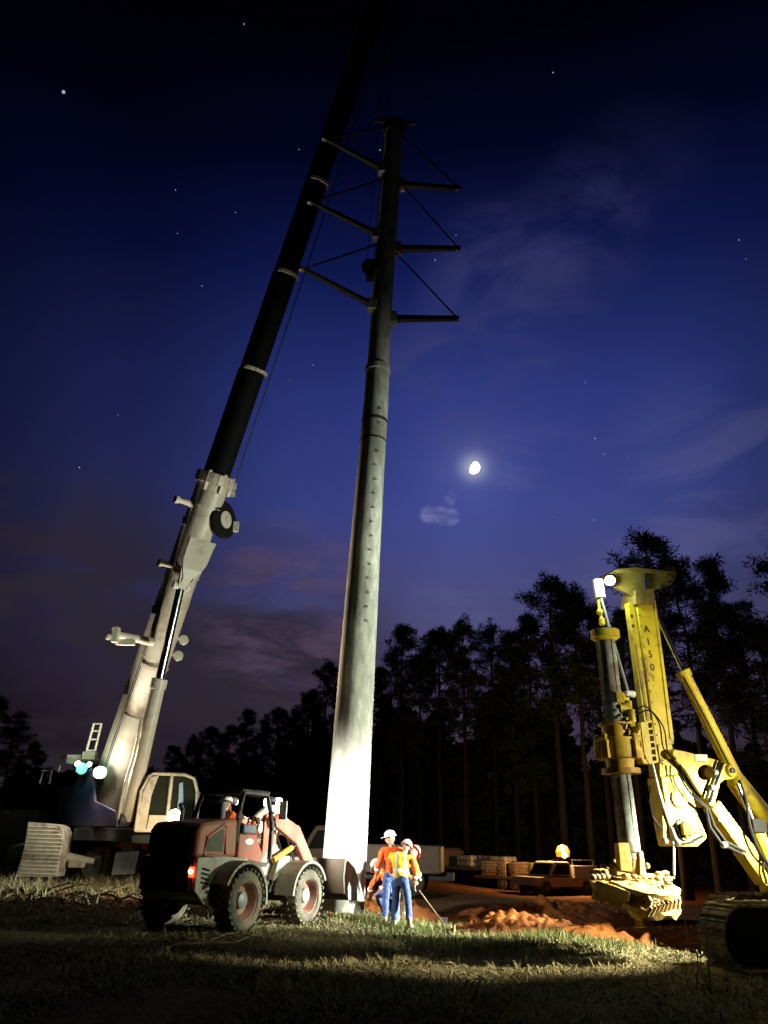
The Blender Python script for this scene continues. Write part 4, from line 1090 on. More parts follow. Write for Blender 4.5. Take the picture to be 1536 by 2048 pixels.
    if vest:
        b = bmesh.new(); b.from_mesh(sho.data); bmesh.ops.recalc_face_normals(b, faces=b.faces[:]); b.normal_update()
        kill = []
        for v in b.verts:
            out_ = False
            for s_ in 'rl':
                a0 = g('sh' + s_).lerp(g('el' + s_), .10); a1 = g('el' + s_); d = a1 - a0; t = (v.co - a0).dot(d) / d.dot(d)
                if t > 0 and (v.co - (a0 + d * min(t, 1))).length < .115 and abs(v.co.x - g('chest').x) > .155: out_ = True
                if (v.co - g('wr' + s_)).length < .22 and abs(v.co.x - g('chest').x) > .15: out_ = True
            if (v.co - nk).dot(hv) > -.03: out_ = True
            if out_: kill.append(v)
            v.co += v.normal * .012
        bmesh.ops.delete(b, geom=kill, context='VERTS')
        bmesh.ops.delete(b, geom=[v for v in b.verts if not v.link_faces], context='VERTS')
        vm = bpy.data.meshes.new('vest'); b.to_mesh(vm); b.free()
        link('safety_vest', vm, vest, root, 0, 180)
    # hard hat: dome, ridge, brim all round with a peak
    m_ = bmesh.new()
    prof_ = [(.002, .132), (.05, .128), (.09, .108), (.115, .07), (.126, .02), (.145, .012), (.148, .006), (.128, .004)]
    rings = []
    for r_, z in prof_:
        rings.append([m_.verts.new((math.cos(2 * PI * k / 28) * r_ * (.90), math.sin(2 * PI * k / 28) * r_ * 1.06 + (.045 * max(0, math.sin(2 * PI * k / 28)) ** 2 if r_ > .127 and z < .015 else 0), z * 1.05)) for k in range(28)])
    for a_, b_ in zip(rings, rings[1:]):
        for k in range(28): m_.faces.new((a_[k], b_[k], b_[(k + 1) % 28], a_[(k + 1) % 28]))
    for k in (-1, 0, 1):
        pts = [V((k * .03, math.cos(a_) * .118, math.sin(a_) * .128 + .012)) for a_ in [R(25) + R(130) * q / 10 for q in range(11)]]
        for p0, p1 in zip(pts, pts[1:]):
            d_, s1, u1 = frame_of(p1 - p0)
            vv = [m_.verts.new(x) for x in (p0 - V((.008, 0, 0)), p0 + V((.008, 0, 0)), p1 + V((.008, 0, 0)), p1 - V((.008, 0, 0)))]
            m_.faces.new(vv)
    me = bpy.data.meshes.new('hard_hat'); bmesh.ops.remove_doubles(m_, verts=m_.verts[:], dist=.0005); m_.to_mesh(me); m_.free()
    ho = link('hard_hat', me, MT[hat], root, 0, 40)
    tl = Matrix.Rotation(R(J.get('hat_tilt', 0)), 3, 'X')
    T_ = (hm @ tl).to_4x4(); T_.translation = hd + hv * .035; me.transform(T_)
    sol = ho.modifiers.new('thickness', 'SOLIDIFY'); sol.thickness = .004
    return root
def vest_mat():
    m = bpy.data.materials.new('yellow safety vest with silver stripes'); m.use_nodes = True; t = m.node_tree; b = t.nodes['Principled BSDF']
    tcn = t.nodes.new('ShaderNodeTexCoord'); s_ = t.nodes.new('ShaderNodeSeparateXYZ'); t.links.new(tcn.outputs['Object'], s_.inputs[0])
    def mth(op, a, bb):
        n = t.nodes.new('ShaderNodeMath'); n.operation = op
        for i, x in enumerate((a, bb)):
            if isinstance(x, (int, float)): n.inputs[i].default_value = x
            else: t.links.new(x, n.inputs[i])
        return n.outputs[0]
    v1 = mth('LESS_THAN', mth('ABSOLUTE', mth('SUBTRACT', mth('ABSOLUTE', s_.outputs[0], 0), .095), 0), .024)
    v2 = mth('LESS_THAN', mth('ABSOLUTE', mth('SUBTRACT', s_.outputs[2], 1.12), 0), .028)
    both = mth('MAXIMUM', v1, v2)
    mx = t.nodes.new('ShaderNodeMix'); mx.data_type = 'RGBA'; t.links.new(both, mx.inputs[0])
    mx.inputs[6].default_value = (.80, .62, .02, 1); mx.inputs[7].default_value = (.82, .84, .80, 1)
    t.links.new(mx.outputs[2], b.inputs['Base Color']); b.inputs['Roughness'].default_value = .8
    return m
VEST = vest_mat()
STAND = dict(pel=(0, 0, .95), chest=(0, .0, 1.30), neck=(0, .01, 1.50), head=(0, .03, 1.655), face=(0, 1, 0),
             shr=(.20, 0, 1.41), elr=(.27, -.02, 1.13), wrr=(.26, .08, .90), shl=(-.20, 0, 1.41), ell=(-.28, -.03, 1.13), wrl=(-.29, .06, .89),
             hipr=(.10, 0, .92), knr=(.12, .03, .50), anr=(.13, -.01, .09), toer=(.15, .20, .035), hipl=(-.10, 0, .92), knl=(-.12, .03, .50), anl=(-.13, -.02, .09), toel=(-.16, .19, .035))
def pose(**k): d = dict(STAND); d.update(k); return d
def foot(px, py, Y):
    p = at(px, py, Y); return V((p.x, Y, Hs(p.x, Y)))
# taller man looking left, partly behind the vest wearer
person('standing worker in orange shirt and jeans turning his white hard hat left', foot(781, 1846, 18.9), R(12),
       pose(face=(-1, .25, -.12), head=(-.03, .02, 1.66), shl=(-.20, .01, 1.40), ell=(-.30, -.06, 1.14), wrl=(-.33, .02, .90), hipl=(-.1, 0, .92), knl=(-.11, .02, .5)), hat='hat', scale=1.03)
# man with vest, back to the camera, leaning and walking
person('worker in yellow safety vest seen from behind with his white hard hat bowed', foot(800, 1850, 18.45), R(-14),
       pose(chest=(-.02, .13, 1.27), neck=(.02, .20, 1.44), head=(.06, .26, 1.575), face=(.15, 1, -.7), hat_tilt=0,
            shr=(.21, .12, 1.38), elr=(.31, .10, 1.10), wrr=(.28, .2, .86), shl=(-.23, .14, 1.38), ell=(-.28, .2, 1.10), wrl=(-.2, .36, .98),
            knr=(.17, .02, .50), anr=(.25, -.24, .13), toer=(.29, -.07, .035), knl=(-.12, .08, .5), anl=(-.13, .02, .09)), vest=VEST, scale=1.0)
# third, bent over behind on the right with a spade
person('bent worker in orange shirt and grey trousers with a pinkish hard hat', foot(804, 1838, 20.0), R(-44),
       pose(pel=(0, -.22, .88), chest=(0, .10, 1.16), neck=(0, .28, 1.30), head=(0, .40, 1.38), face=(0, .8, -.6),
            shr=(.2, .14, 1.22), elr=(.24, .26, .95), wrr=(.14, .42, .86), shl=(-.2, .14, 1.22), ell=(-.24, .28, .97), wrl=(-.1, .46, .80),
            hipr=(.1, -.2, .86), knr=(.13, .0, .48), anr=(.14, -.08, .09), toer=(.15, .12, .035), hipl=(-.1, -.2, .86), knl=(-.13, -.02, .48), anl=(-.14, -.12, .09), toel=(-.16, .08, .035)),
       pants='olive', hat='hatpink', scale=1.03)
# fourth, crouched behind the standing man on the left
person('crouching worker in orange shirt reaching down left of the standing worker', foot(776, 1838, 20.0), R(50),
       pose(pel=(0, -.22, .62), chest=(0, .10, .86), neck=(0, .25, .98), head=(0, .36, 1.05), face=(0, .8, -.6),
            shr=(.2, .12, .92), elr=(.24, .3, .66), wrr=(.15, .46, .46), shl=(-.2, .12, .92), ell=(-.24, .3, .66), wrl=(-.12, .5, .44),
            hipr=(.1, -.2, .6), knr=(.16, .2, .46), anr=(.15, -.06, .09), toer=(.16, .14, .035), hipl=(-.1, -.2, .6), knl=(-.16, .2, .44), anl=(-.15, -.06, .09), toel=(-.17, .14, .035)), scale=1.02)
# loader operator, seated; sits in the loader, a thing of his own
person('seated loader operator in orange jacket and white hard hat', Ml @ V((.40, .02, .63)), LH - PI / 2,
       pose(pel=(0, 0, .98), chest=(0, .03, 1.30), neck=(0, .05, 1.48), head=(0, .08, 1.62), face=(0, 1, -.1),
            shr=(.2, .04, 1.40), elr=(.29, .20, 1.17), wrr=(.16, .46, 1.14), shl=(-.2, .04, 1.40), ell=(-.28, .2, 1.17), wrl=(-.14, .5, 1.2),
            hipr=(.1, .03, .96), knr=(.14, .44, .94), anr=(.14, .56, .52), toer=(.15, .76, .47), hipl=(-.1, .03, .96), knl=(-.14, .44, .94), anl=(-.14, .56, .52), toel=(-.15, .76, .47)), scale=.98)
# spade held by the bent worker
sp_ = thing('spade', 'long handled spade held by the bent worker', 'spade', foot(838, 1800, 20.6))
sp_.location.z = Hs(sp_.location.x, sp_.location.y)
MB().tube((0, 0, .75), (.62, .3, .02), .012, .012, 8).build('handle', MT['wood'], sp_)
MB().prism([(.50, .25, .16), (.70, .25, .16), (.68, .34, .0), (.60, .38, -.1), (.53, .34, .0)], (.01, .015, 0)).build('blade', MT['steel'], sp_)

# ------------------------------------------------------------------ drill rig
BE = R(20)
Fd = V((-math.cos(BE), -math.sin(BE), 0)); Nd = V((math.sin(BE), -math.cos(BE), 0)); UPZ = V((0, 0, 1))
O = V((5.25, 14.0, 0))
def rp(px, py, off=0.0): return on_plane(px, py, O + Nd * off, Nd)
rig = thing('drill_rig', 'yellow tracked drilling rig with a tall lit mast at the right', 'drill rig', (O.x + 3.5, O.y + 1.5, 0), world_coords=True)
TH = .26      # half depth of mast
def plate(pts, off, th, holes=()): return MB().prism([rp(x, y, off) for x, y in pts], -Nd * th, [[rp(x, y, off) for x, y in h] for h in holes])
# mast: box section with a front rail
mast = plate([(1272, 1196), (1306, 1190), (1336, 1400), (1349, 1488), (1312, 1490)], TH * .5, TH * 1.4).build('mast', MT['yellow'], rig, .015)
MB().prism([rp(1306.5, 1200, TH * .5 + .004), rp(1310, 1201, TH * .5 + .004), rp(1347, 1478, TH * .5 + .004), rp(1340, 1478, TH * .5 + .004)], Nd * .015).build('mast_edge_strip', MT['yellow'], mast)
front = MB()
front.prism([rp(1256, 1205, TH * .35), rp(1268, 1203, TH * .35), rp(1307, 1470, TH * .35), rp(1292, 1470, TH * .35)], -Nd * .12)
front.build('front_rail', MT['yellow'], mast, .01)
MB().prism([rp(1268, 1203, TH * .2), rp(1272, 1203, TH * .2), rp(1312, 1480, TH * .2), rp(1307, 1480, TH * .2)], -Nd * .1).build('rail_groove', MT['olivehead'], mast)
MB().prism([rp(1270, 1290, TH * .36), rp(1273, 1290, TH * .36), rp(1298, 1440, TH * .36), rp(1293, 1440, TH * .36)], Nd * .012).build('rail_slot', MT['olivehead'], mast)
m_ = MB()
for a, b in ((1263, 1232), (1266, 1252)): m_.lathe(rp(a, b, TH * .36), Nd, [(0, .03), (.012, .03), (.014, .01)], 12)
m_.build('bolt', MT['dark'], mast)
# lower mast
plate([(1316, 1489), (1344, 1487), (1357, 1549), (1322, 1553)], TH * .45, TH * 1.2).build('mast_joint', MT['yellow'], mast, .01)
lowm = plate([(1322, 1554), (1357, 1550), (1371, 1564), (1384, 1582), (1397, 1632), (1413, 1668), (1415, 1676), (1396, 1693), (1348, 1693), (1340, 1660)], TH * .6, TH * 1.5).build('mast_foot', MT['yellow'], mast, .02)
MB().lathe(rp(1357, 1597, TH * .6), Nd, [(0, .16), (.03, .16), (.04, .13)], 28).build('emblem_disc', MT['yellow'], mast)
em = MB(); ec = rp(1357, 1597, TH * .6 + .042); ex = rp(1367, 1597, TH * .6 + .042) - ec; ex.normalize(); ey = V((0, 0, 1))
for k in range(12):
    a = 2 * PI * k / 12
    if k in (2, 3): continue
    d = ex * math.cos(a) + ey * math.sin(a); s1 = ex * -math.sin(a) + ey * math.cos(a)
    em.prism([ec + d * .085 - s1 * .014, ec + d * .125 - s1 * .02, ec + d * .125 + s1 * .02, ec + d * .085 + s1 * .014], Nd * .005)
em.prism([ec + ex * math.cos(a) * .045 + ey * math.sin(a) * .045 for a in [R(40) + R(280) * k / 10 for k in range(11)]] + [ec + ex * math.cos(a) * .022 + ey * math.sin(a) * .022 for a in [R(320) - R(280) * k / 10 for k in range(11)]], Nd * .005)
em.build('emblem_relief', MT['olivehead'], mast)
mo = MB().lathe(rp(1368, 1658, TH * .6), Nd, [(0, .18), (.04, .18), (.05, .12), (.14, .12), (.15, .06)], 24).build('winch_motor', MT['dark'], mast)
bx_ = MB(); c = rp(1374, 1658, TH * .6 + .16); bx_.box(c, (.16, .12, .18)); bx_.tube(c - V((.05, 0, .1)), c + V((.2, .05, -.02)), .035, .035, 10); bx_.build('valve_block', MT['yellow'], mo, .01)
bt = MB()
for k in range(10):
    a = 2 * PI * k / 10; bt.lathe(rp(1368, 1658, TH * .6 + .04) + ex * math.cos(a) * .15 + ey * math.sin(a) * .15, Nd, [(0, .018), (.02, .018)], 8)
bt.build('bolt', MT['steel'], mo)
MB().path([rp(1350, 1690, TH * .7), rp(1385, 1684, TH * .75), rp(1405, 1672, TH * .75)], .02, 8).build('hydraulic_hose', MT['black'], mast)
MB().path([rp(1345, 1655, TH * .7), rp(1349, 1672, TH * .8), rp(1358, 1688, TH * .7)], .035, 8).build('foot_bracket', MT['decal'], mast)
# thin front guide with ball end
gd = MB().beam(rp(1320, 1528, TH * .3), rp(1329, 1682, TH * .3), .10, .09, Nd).build('guide_rail', MT['yellow'], mast, .01)
MB().sphere(rp(1330, 1682, TH * .3 + .05), .055).build('rail_end_ball', MT['hub'], gd)
MB().path([rp(1301, 1512, TH * .6), rp(1320, 1590, TH * .6), rp(1340, 1650, TH * .6), rp(1347, 1690, TH * .6), rp(1348, 1750, TH * .4)], .022, 8).build('feed_cable', MT['rope'], mast)
MB().path([rp(1300, 1572, 0), rp(1299, 1605, .1), rp(1306, 1635, .1), rp(1323, 1660, .1)], .018, 8).build('hydraulic_hose', MT['black'], mast)
# lettering down the mast side
def letter(ch, px, py, size, m, tilt):
    cu = bpy.data.curves.new('mast_letter', 'FONT'); cu.body = ch; cu.size = size; cu.extrude = .004; cu.align_x = 'CENTER'; cu.align_y = 'CENTER'
    to = bpy.data.objects.new('t', cu); COL.objects.link(to)
    dg = bpy.context.evaluated_depsgraph_get(); me = bpy.data.meshes.new_from_object(to.evaluated_get(dg)); bpy.data.objects.remove(to)
    c = rp(px, py, TH * .5 + .006); xd = V((math.cos(BE), math.sin(BE), 0)); yd = V((-math.sin(R(tilt)) * xd.x, -math.sin(R(tilt)) * xd.y, math.cos(R(tilt))))
    xd = (xd * math.cos(R(tilt)) + V((0, 0, 1)) * math.sin(R(tilt))).normalized(); yd = Nd.cross(xd).normalized()
    if yd.z < 0: yd = -yd
    Mx = Matrix((xd, yd, Nd)).transposed().to_4x4(); Mx.translation = c; me.transform(Mx)
    link('letter', me, m, mast, 0, 30)
for ch_, px, py in (('A', 1293.5, 1258.5), ('1', 1297, 1284), ('5', 1301, 1309), ('0', 1305, 1335)): letter(ch_, px, py, .185, MT['letters'], 4)
letter('T', 1307, 1358, .15, MT['faint'], 4)
# mast head with sheaves
hdp = [(1225, 1146), (1233, 1140), (1270, 1134), (1292, 1138), (1318, 1138), (1345, 1136), (1352, 1146), (1350, 1158), (1341, 1169), (1320, 1176), (1306, 1182), (1306, 1192), (1272, 1197), (1266, 1190), (1248, 1182), (1232, 1174)]
mh = plate(hdp, TH * .55, .08).build('mast_head', MT['olivehead'], rig, .01)
plate([(x + 2, y - 2) for x, y in hdp], -TH * .6, .08).build('head_side_plate', MT['olivehead'], mh, .01)
m_ = MB(); m_.prism([rp(1226, 1144, TH * .75), rp(1350, 1146, TH * .75), rp(1350, 1143, TH * .75), rp(1270, 1134, TH * .75), rp(1230, 1139, TH * .75)], -Nd * TH * 1.8); m_.build('head_flange', MT['olivehead'], mh, .006)
for px, py, rr in ((1250, 1160, .15), (1322, 1158, .17)):
    MB().lathe(rp(px, py, TH * .4), -Nd, [(0, rr * .3), (0, rr), (.04, rr * .84), (.1, rr * .84), (.14, rr), (.14, rr * .3)], 24).build('sheave', MT['dark'], mh)
m_ = MB(); m_.prism([rp(1286, 1140, TH * .57), rp(1292, 1140, TH * .57), rp(1296, 1178, TH * .57), rp(1288, 1180, TH * .57)], Nd * .03); m_.build('head_rib', MT['dark'], mh)
for k, (px, py) in enumerate(((1335, 1148), (1343, 1154), (1338, 1164), (1322, 1172), (1292, 1187), (1300, 1186))):
    MB().lathe(rp(px, py, TH * .57), Nd, [(0, .028), (.02, .028), (.025, .01)], 10).build('bolt', MT['dark'], mh)
m_ = plate([(1270, 1180), (1308, 1176), (1311, 1208), (1272, 1208)], TH * .75, TH * 1.7).build('head_collar', MT['olivehead'], mh, .01)
pu = MB().tube(rp(1195, 1160, 0), rp(1200, 1196, 0), .10, .10, 16).build('rope_guide_roller', MT['white'], mh)
MB().beam(rp(1196, 1166, 0), rp(1234, 1160, 0), .07, .06, Nd).build('roller_bracket', MT['olivehead'], mh)
lampB = rp(1220, 1161, TH * .8)
lamp_head(rig, lampB, (-.25, -.9, -.5), .09, MT['E_white'])
lamp('mast_lamp_light', 'POINT', lampB + V((-.12, -.22, -.06)), 70, (.75, 1, .93), radius=.06)
# hoist rope and kelly assembly (hangs on the rig and moves with it)
MB().tube(rp(1202, 1196, .05), rp(1256, 1382, .05), .022, .022, 8).build('hoist_rope', MT['rope'], rig)
KT, KB = rp(1209, 1262, 0), rp(1262, 1718, 0)
kd = (KB - KT).normalized(); KL = (KB - KT).length
def kt(py):
    lo, hi = 0, KL
    for _ in range(40):
        m = (lo + hi) / 2
        if proj(KT + kd * m)[1] < py: lo = m
        else: hi = m
    return lo
sw = MB(); sw.path([rp(1196, 1192, 0), rp(1198, 1216, 0), rp(1204, 1243, 0)], .03, 8); sw.sphere(rp(1199.5, 1224, 0), .06); sw.lathe(rp(1203, 1236, 0), kd, [(0, .04), (.02, .055), (.12, .055), (.14, .03)], 12); sw.build('swivel', MT['yellow'], rig)
kel = MB().lathe(KT, kd, [(kt(1266), .16), (kt(1450), .165), (kt(1452), .150), (KL * .97, .168), (KL * .975, .12), (KL, .12)], 24)
for k in range(3):
    a = 2 * PI * k / 3 + 2.2; _, s1, u1 = frame_of(kd); d = s1 * math.cos(a) + u1 * math.sin(a)
    kel.beam(KT + kd * .1 + d * .162, KT + kd * KL * .96 + d * .162, .04, .02, d)
kel = kel.build('kelly_bar', MT['kelly'], rig)
yd_ = MB().lathe(KT, kd, [(kt(1247), .20), (kt(1249), .225), (kt(1259), .23), (kt(1260), .255), (kt(1276), .255), (kt(1278), .23), (kt(1282), .18)], 30).build('kelly_head', MT['yellow'], kel)
m_ = MB()
for k in range(16):
    a = 2 * PI * k / 16; _, s1, u1 = frame_of(kd); d = s1 * math.cos(a) + u1 * math.sin(a)
    m_.box(KT + kd * kt(1254) + d * .222, (.05, .05, .025))
m_.build('head_bolt', MT['dark'], yd_)
# rotary drive
rd = MB().lathe(KT, kd, [(kt(1447), .30), (kt(1451), .30), (kt(1452), .245), (kt(1475), .235), (kt(1477), .33), (kt(1498), .34), (kt(1517), .33), (kt(1519), .245), (kt(1536), .22), (kt(1537), .32), (kt(1548), .32), (kt(1549), .2)], 30).build('rotary_drive', MT['yorange'], rig)
m_ = MB()
for k in range(7):
    a = PI * .1 + PI * 1.5 * k / 6; _, s1, u1 = frame_of(kd); d = s1 * math.cos(a) + u1 * math.sin(a)
    p0 = KT + kd * kt(1482) + d * .34
    m_.beam(p0, p0 + kd * .3, .14, .12, d); m_.tube(p0 - kd * .1, p0, .045, .045, 10)
m_.build('drive_housing_rib', MT['yorange'], rd, .015)
# hydraulic motors and valve cluster on the drive
m_ = MB(); rq = random.Random(4)
for k in range(22):
    t = k / 21; px = 1243 + 34 * t + rq.uniform(-7, 7); py = 1392 + 92 * t + rq.uniform(-6, 6)
    c = rp(px, py, .05 + rq.uniform(-.08, .18)); s1 = rq.uniform(.05, .12)
    if k % 3 == 0: m_.tube(c - UPZ * s1, c + UPZ * s1, s1 * .6, s1 * .6, 12)
    elif k % 3 == 1: m_.box(c, (s1 * 1.3, s1 * 1.2, s1 * 1.6))
    else: m_.tube(c - Fd * s1, c + Fd * s1, s1 * .55, s1 * .5, 12)
m_.build('hydraulic_motor', MT['yellow'], rig, .008)
MB().tube(rp(1252, 1386, .1), rp(1268, 1389, .1), .045, .06, 12).build('filter_cap', MT['decal'], rig)
m_ = MB()
for k in range(7):
    a0 = (1240 + 5 * k, 1420 + 9 * k); m_.path([rp(a0[0], a0[1], .2), rp(a0[0] + 8, a0[1] + 14, .3), rp(a0[0] + 4, a0[1] + 30, .24)], .016, 6)
m_.build('hydraulic_hose', MT['black'], rig)
# sledge carriage with rows of square holes between drive and mast
def holes(c0, c1, w, n):
    out = []
    for k in range(n):
        t = (k + .5) / n; x, y = c0[0] + (c1[0] - c0[0]) * t, c0[1] + (c1[1] - c0[1]) * t; h = (c1[1] - c0[1]) / n * (.30 if k % 2 else .36)
        out.append([(x - w, y - h), (x + w, y - h - 1), (x + w + 1, y + h), (x - w + 1, y + h)])
    return out
sl1 = plate([(1281, 1445), (1304, 1440), (1318, 1524), (1299, 1529), (1290, 1510)], TH * .95, .10, holes((1299, 1444), (1309, 1524), 4, 6)).build('feed_carriage', MT['yellow'], rig, .006)
plate([(1270, 1478), (1282, 1452), (1291, 1512), (1300, 1528), (1287, 1527), (1278, 1502)], TH * .9, .16, holes((1283, 1462), (1291, 1520), 2.6, 5)).build('carriage_side', MT['yellow'], sl1, .006)
plate([(1280, 1444), (1303, 1440), (1317, 1522), (1298, 1527)], TH * .95 - .14, .02).build('carriage_back', MT['dark'], sl1)
MB().beam(rp(1270, 1494, 0), rp(1300, 1488, 0), .25, .30, UPZ).build('drive_bracket', MT['yellow'], rd, .02)
# auger at the foot of the kelly bar
AC = KB
stem = MB(); stem.box(rp(1246, 1714, .0), (.20, .22, .42)); stem.tube(rp(1262, 1694, .0), rp(1276, 1812, .0), .12, .09, 18)
au = thing('auger_tool', 'clay covered earth auger with curved teeth hanging from the kelly bar', 'auger', (AC.x, AC.y, AC.z), world_coords=True)
stem.build('stem', MT['clayclod'], au, .02)
plate([(1279, 1704), (1286, 1702), (1294, 1756), (1288, 1768), (1281, 1762)], .16, .04).build('stem_fin', MT['clayclod'], au, .01)
adir = (rp(1276, 1812, 0) - rp(1262, 1694, 0)).normalized()
AF = (adir - Nd * .30 + Fd * .04).normalized()
def flight(px, py, r_, a0, turn, pitch, th, seed, name, m):
    c = rp(px, py, 0); adir = AF; _, s1, u1 = frame_of(adir); mm = MB(); n = 44; rows = []
    for k in range(n + 1):
        a = R(a0) + R(turn) * k / n; z = pitch * k / n; row = []
        for q, rr in enumerate((.08, .35, .7, .93, 1.0, .97, .7, .3, .08)):
            side = 1 if q > 4 else 0
            lump = noise.noise(V((math.cos(a) * rr * 3.5, math.sin(a) * rr * 3.5, seed + side * 3))) * .055
            d = s1 * math.cos(a) + u1 * math.sin(a)
            row.append(mm.bm.verts.new(c + d * r_ * rr * (1 + .05 * noise.noise(V((a * 3, seed, 0)))) + adir * (z + (th if side else 0) - lump * (1 if not side else -1))))
        rows.append(row)
    for a, b in zip(rows, rows[1:]):
        for q in range(8): mm.bm.faces.new((a[q], a[q + 1], b[q + 1], b[q]))
    mm.bm.faces.new(rows[0]); mm.bm.faces.new(rows[-1][::-1])
    return mm.build(name, m, au, 0, 60)
flight(1269, 1752, .70, 200, 350, .16, .09, 1, 'upper_flight', MT['clayclod'])
flight(1272, 1772, .68, 20, 340, .20, .10, 5, 'lower_flight', MT['clayclod'])
clod = MB()
for k in range(46):
    a = random.uniform(0, 2 * PI); rr = random.uniform(.2, .62); c = rp(1269, 1750, 0) + (lambda d_: d_ - AF * d_.dot(AF))(V((math.cos(a) * rr, math.sin(a) * rr, 0))) - AF * .05
    clod.sphere(c, random.uniform(.025, .065), (random.uniform(.8, 1.5), random.uniform(.8, 1.4), random.uniform(.5, .9)), 7, 5)
clod.build('soil_clod', MT['clayclod'], au, 0, 60)
# tooth bars: eight curved teeth in front right, a row of stubs on the left
for k in range(8):
    t = k / 7; p0 = rp(1300 + 48 * t, 1793 - 16 * t, .62 - .20 * t); bar = rp(1294 + 62 * t, 1832 - 12 * t, .62 - .22 * t)
    mid = p0.lerp(bar, .55) + Nd * .07
    MB().path([p0 + V((0, 0, .05)) - Nd * .12, p0.lerp(mid, .6) + V((.01, 0, .01)), mid, bar], .044, 8, .026).build('cutting_tooth', MT['tooth'], au)
tb2 = MB().prism([rp(1290, 1800, .36), rp(1340, 1778, .36), rp(1356, 1786, .26), rp(1352, 1800, .26), rp(1296, 1822, .36)], -Nd * .09).build('tooth_plate', MT['clayclod'], au, .01)
for k in range(7):
    t = k / 6; a = rp(1193 + 50 * t, 1798 + 8 * t, .2 + .2 * t); MB().path([a + V((0, 0, .10)), a + Nd * .03 + V((0, 0, .02)), a + V((-.01, -.01, -.06))], .032, 8, .02).build('cutting_tooth', MT['clayclod'], au)
MB().prism([rp(1199, 1762, .3), rp(1235, 1772, .42), rp(1262, 1784, .5), rp(1258, 1804, .5), rp(1222, 1806, .4), rp(1190, 1800, .2)], -Nd * .12).build('cutting_plate', MT['clayclod'], au, .02)
for k in range(4): MB().sphere(rp(1186 + 9 * k, 1755 - .6 * k, .25), .06, (1, 1, .8), 10, 8).build('edge_stub', MT['tooth'], au)
pl_ = MB().lathe(rp(1272, 1790, .1), rp(1278, 1838, .1) - rp(1272, 1790, .1), [(0, .24), (.12, .20), (.3, .12), (.34, .07), (.42, .06), (.44, .10), (.46, .03)], 18).build('pilot_bit', MT['clayclod'], au)
for k in range(13):
    t = k / 12; MB().lathe(rp(1275.5 + 38 * t, 1208 + 262 * t, TH * .5), Nd, [(0, .016), (.012, .016), (.016, .008)], 8).build('bolt', MT['olivehead'], mast)
for (x0, y0, x1, y1) in ((1281, 1232, 1306, 1229), (1306, 1372, 1331, 1369), (1318, 1462, 1345, 1459)):
    MB().beam(rp(x0, y0, TH * .5 + .003), rp(x1, y1, TH * .5 + .003), .006, .035, UPZ).build('weld_plate', MT['yellow'], mast)
def hose(pts, r_, par=None, m=MT['black']):
    P_ = [rp(*p) for p in pts]; Q = []
    for i in range(len(P_) - 1):
        p0, p1, p2, p3 = P_[max(i - 1, 0)], P_[i], P_[i + 1], P_[min(i + 2, len(P_) - 1)]
        for q in range(6):
            t = q / 6; Q.append(.5 * ((2 * p1) + (p2 - p0) * t + (2 * p0 - 5 * p1 + 4 * p2 - p3) * t * t + (3 * p1 - p0 - 3 * p2 + p3) * t ** 3))
    Q.append(P_[-1]); return MB().path(Q, r_, 8).build('hydraulic_hose', m, par or rig)
for k in range(2):
    hose([(1264 + 4 * k, 1430 + 3 * k, .24), (1290 + 9 * k, 1412 + 9 * k, .30), (1318 + 9 * k, 1446 + 9 * k, .32), (1327 + 8 * k, 1496 + 5 * k, .30), (1352, 1520 + 7 * k, .3)], .012)
for k in range(2):
    hose([(1352 + 9 * k, 1530, .26), (1364 + 5 * k, 1560, .30), (1384 + 6 * k, 1590, .32), (1412 + 4 * k, 1616, .3)], .016)
hose([(1478, 1560, .26), (1492, 1600, .32), (1500, 1650, .36), (1518, 1700, .36), (1545, 1740, .3)], .024)
hose([(1366, 1352, .16), (1392, 1400, .2), (1424, 1462, .2), (1458, 1530, .22)], .014)
for px, py in ((1438, 1640), (1462, 1672), (1492, 1712)):
    MB().lathe(rp(px, py, .24), Nd, [(0, .03), (.02, .03), (.026, .012)], 10).build('grease_cap', MT['dark'], rig)
MB().box(rp(1402, 1516, TH * .9 + .03), (.22, .04, .12)).build('warning_plate', MT['decal'], rig, .005)
MB().box(rp(1340, 1575, TH * .6 + .012), (.10, .02, .16)).build('warning_plate', MT['olivehead'], rig, .005)
# kinematic link plate with round hole, link arm, cylinders
hole = [(1412 + 16 * math.cos(2 * PI * k / 24), 1545 + 15.5 * math.sin(2 * PI * k / 24)) for k in range(24)]
lkp = [(1340, 1502), (1346, 1498), (1368, 1502), (1432, 1519), (1448, 1526), (1462, 1534), (1474, 1543), (1474, 1552), (1466, 1558), (1450, 1559), (1441, 1566), (1432, 1600), (1426, 1610), (1416, 1606), (1396, 1580), (1372, 1541), (1352, 1522), (1341, 1512)]
lk1 = plate(lkp, TH * .9, .07, [hole]).build('link_plate', MT['yellow'], rig, .012)
lk2 = plate(lkp, -TH * .8, .07, [hole]).build('link_plate', MT['yellow'], rig, .012)
for px, py, rr in ((1465, 1541, .085), (1352, 1508, .06), (1424, 1604, .06)):
    MB().lathe(rp(px, py, TH * .9 + .06), -Nd, [(0, rr * .6), (.0, rr), (.05, rr * 1.3), (TH * 2.2, rr * 1.3), (TH * 2.25, rr)], 24).build('pivot_pin', MT['yellow'], lk1)
MB().lathe(rp(1465, 1541, TH * .9 + .075), Nd, [(0, .05), (.02, .05), (.03, .02)], 18).build('pin_cap', MT['dark'], lk1)
arm_ = MB().beam(rp(1422, 1610, .1), rp(1531, 1760, .1), .24, .24, Nd, .30, .26).build('link_arm', MT['yellow'], rig, .02)
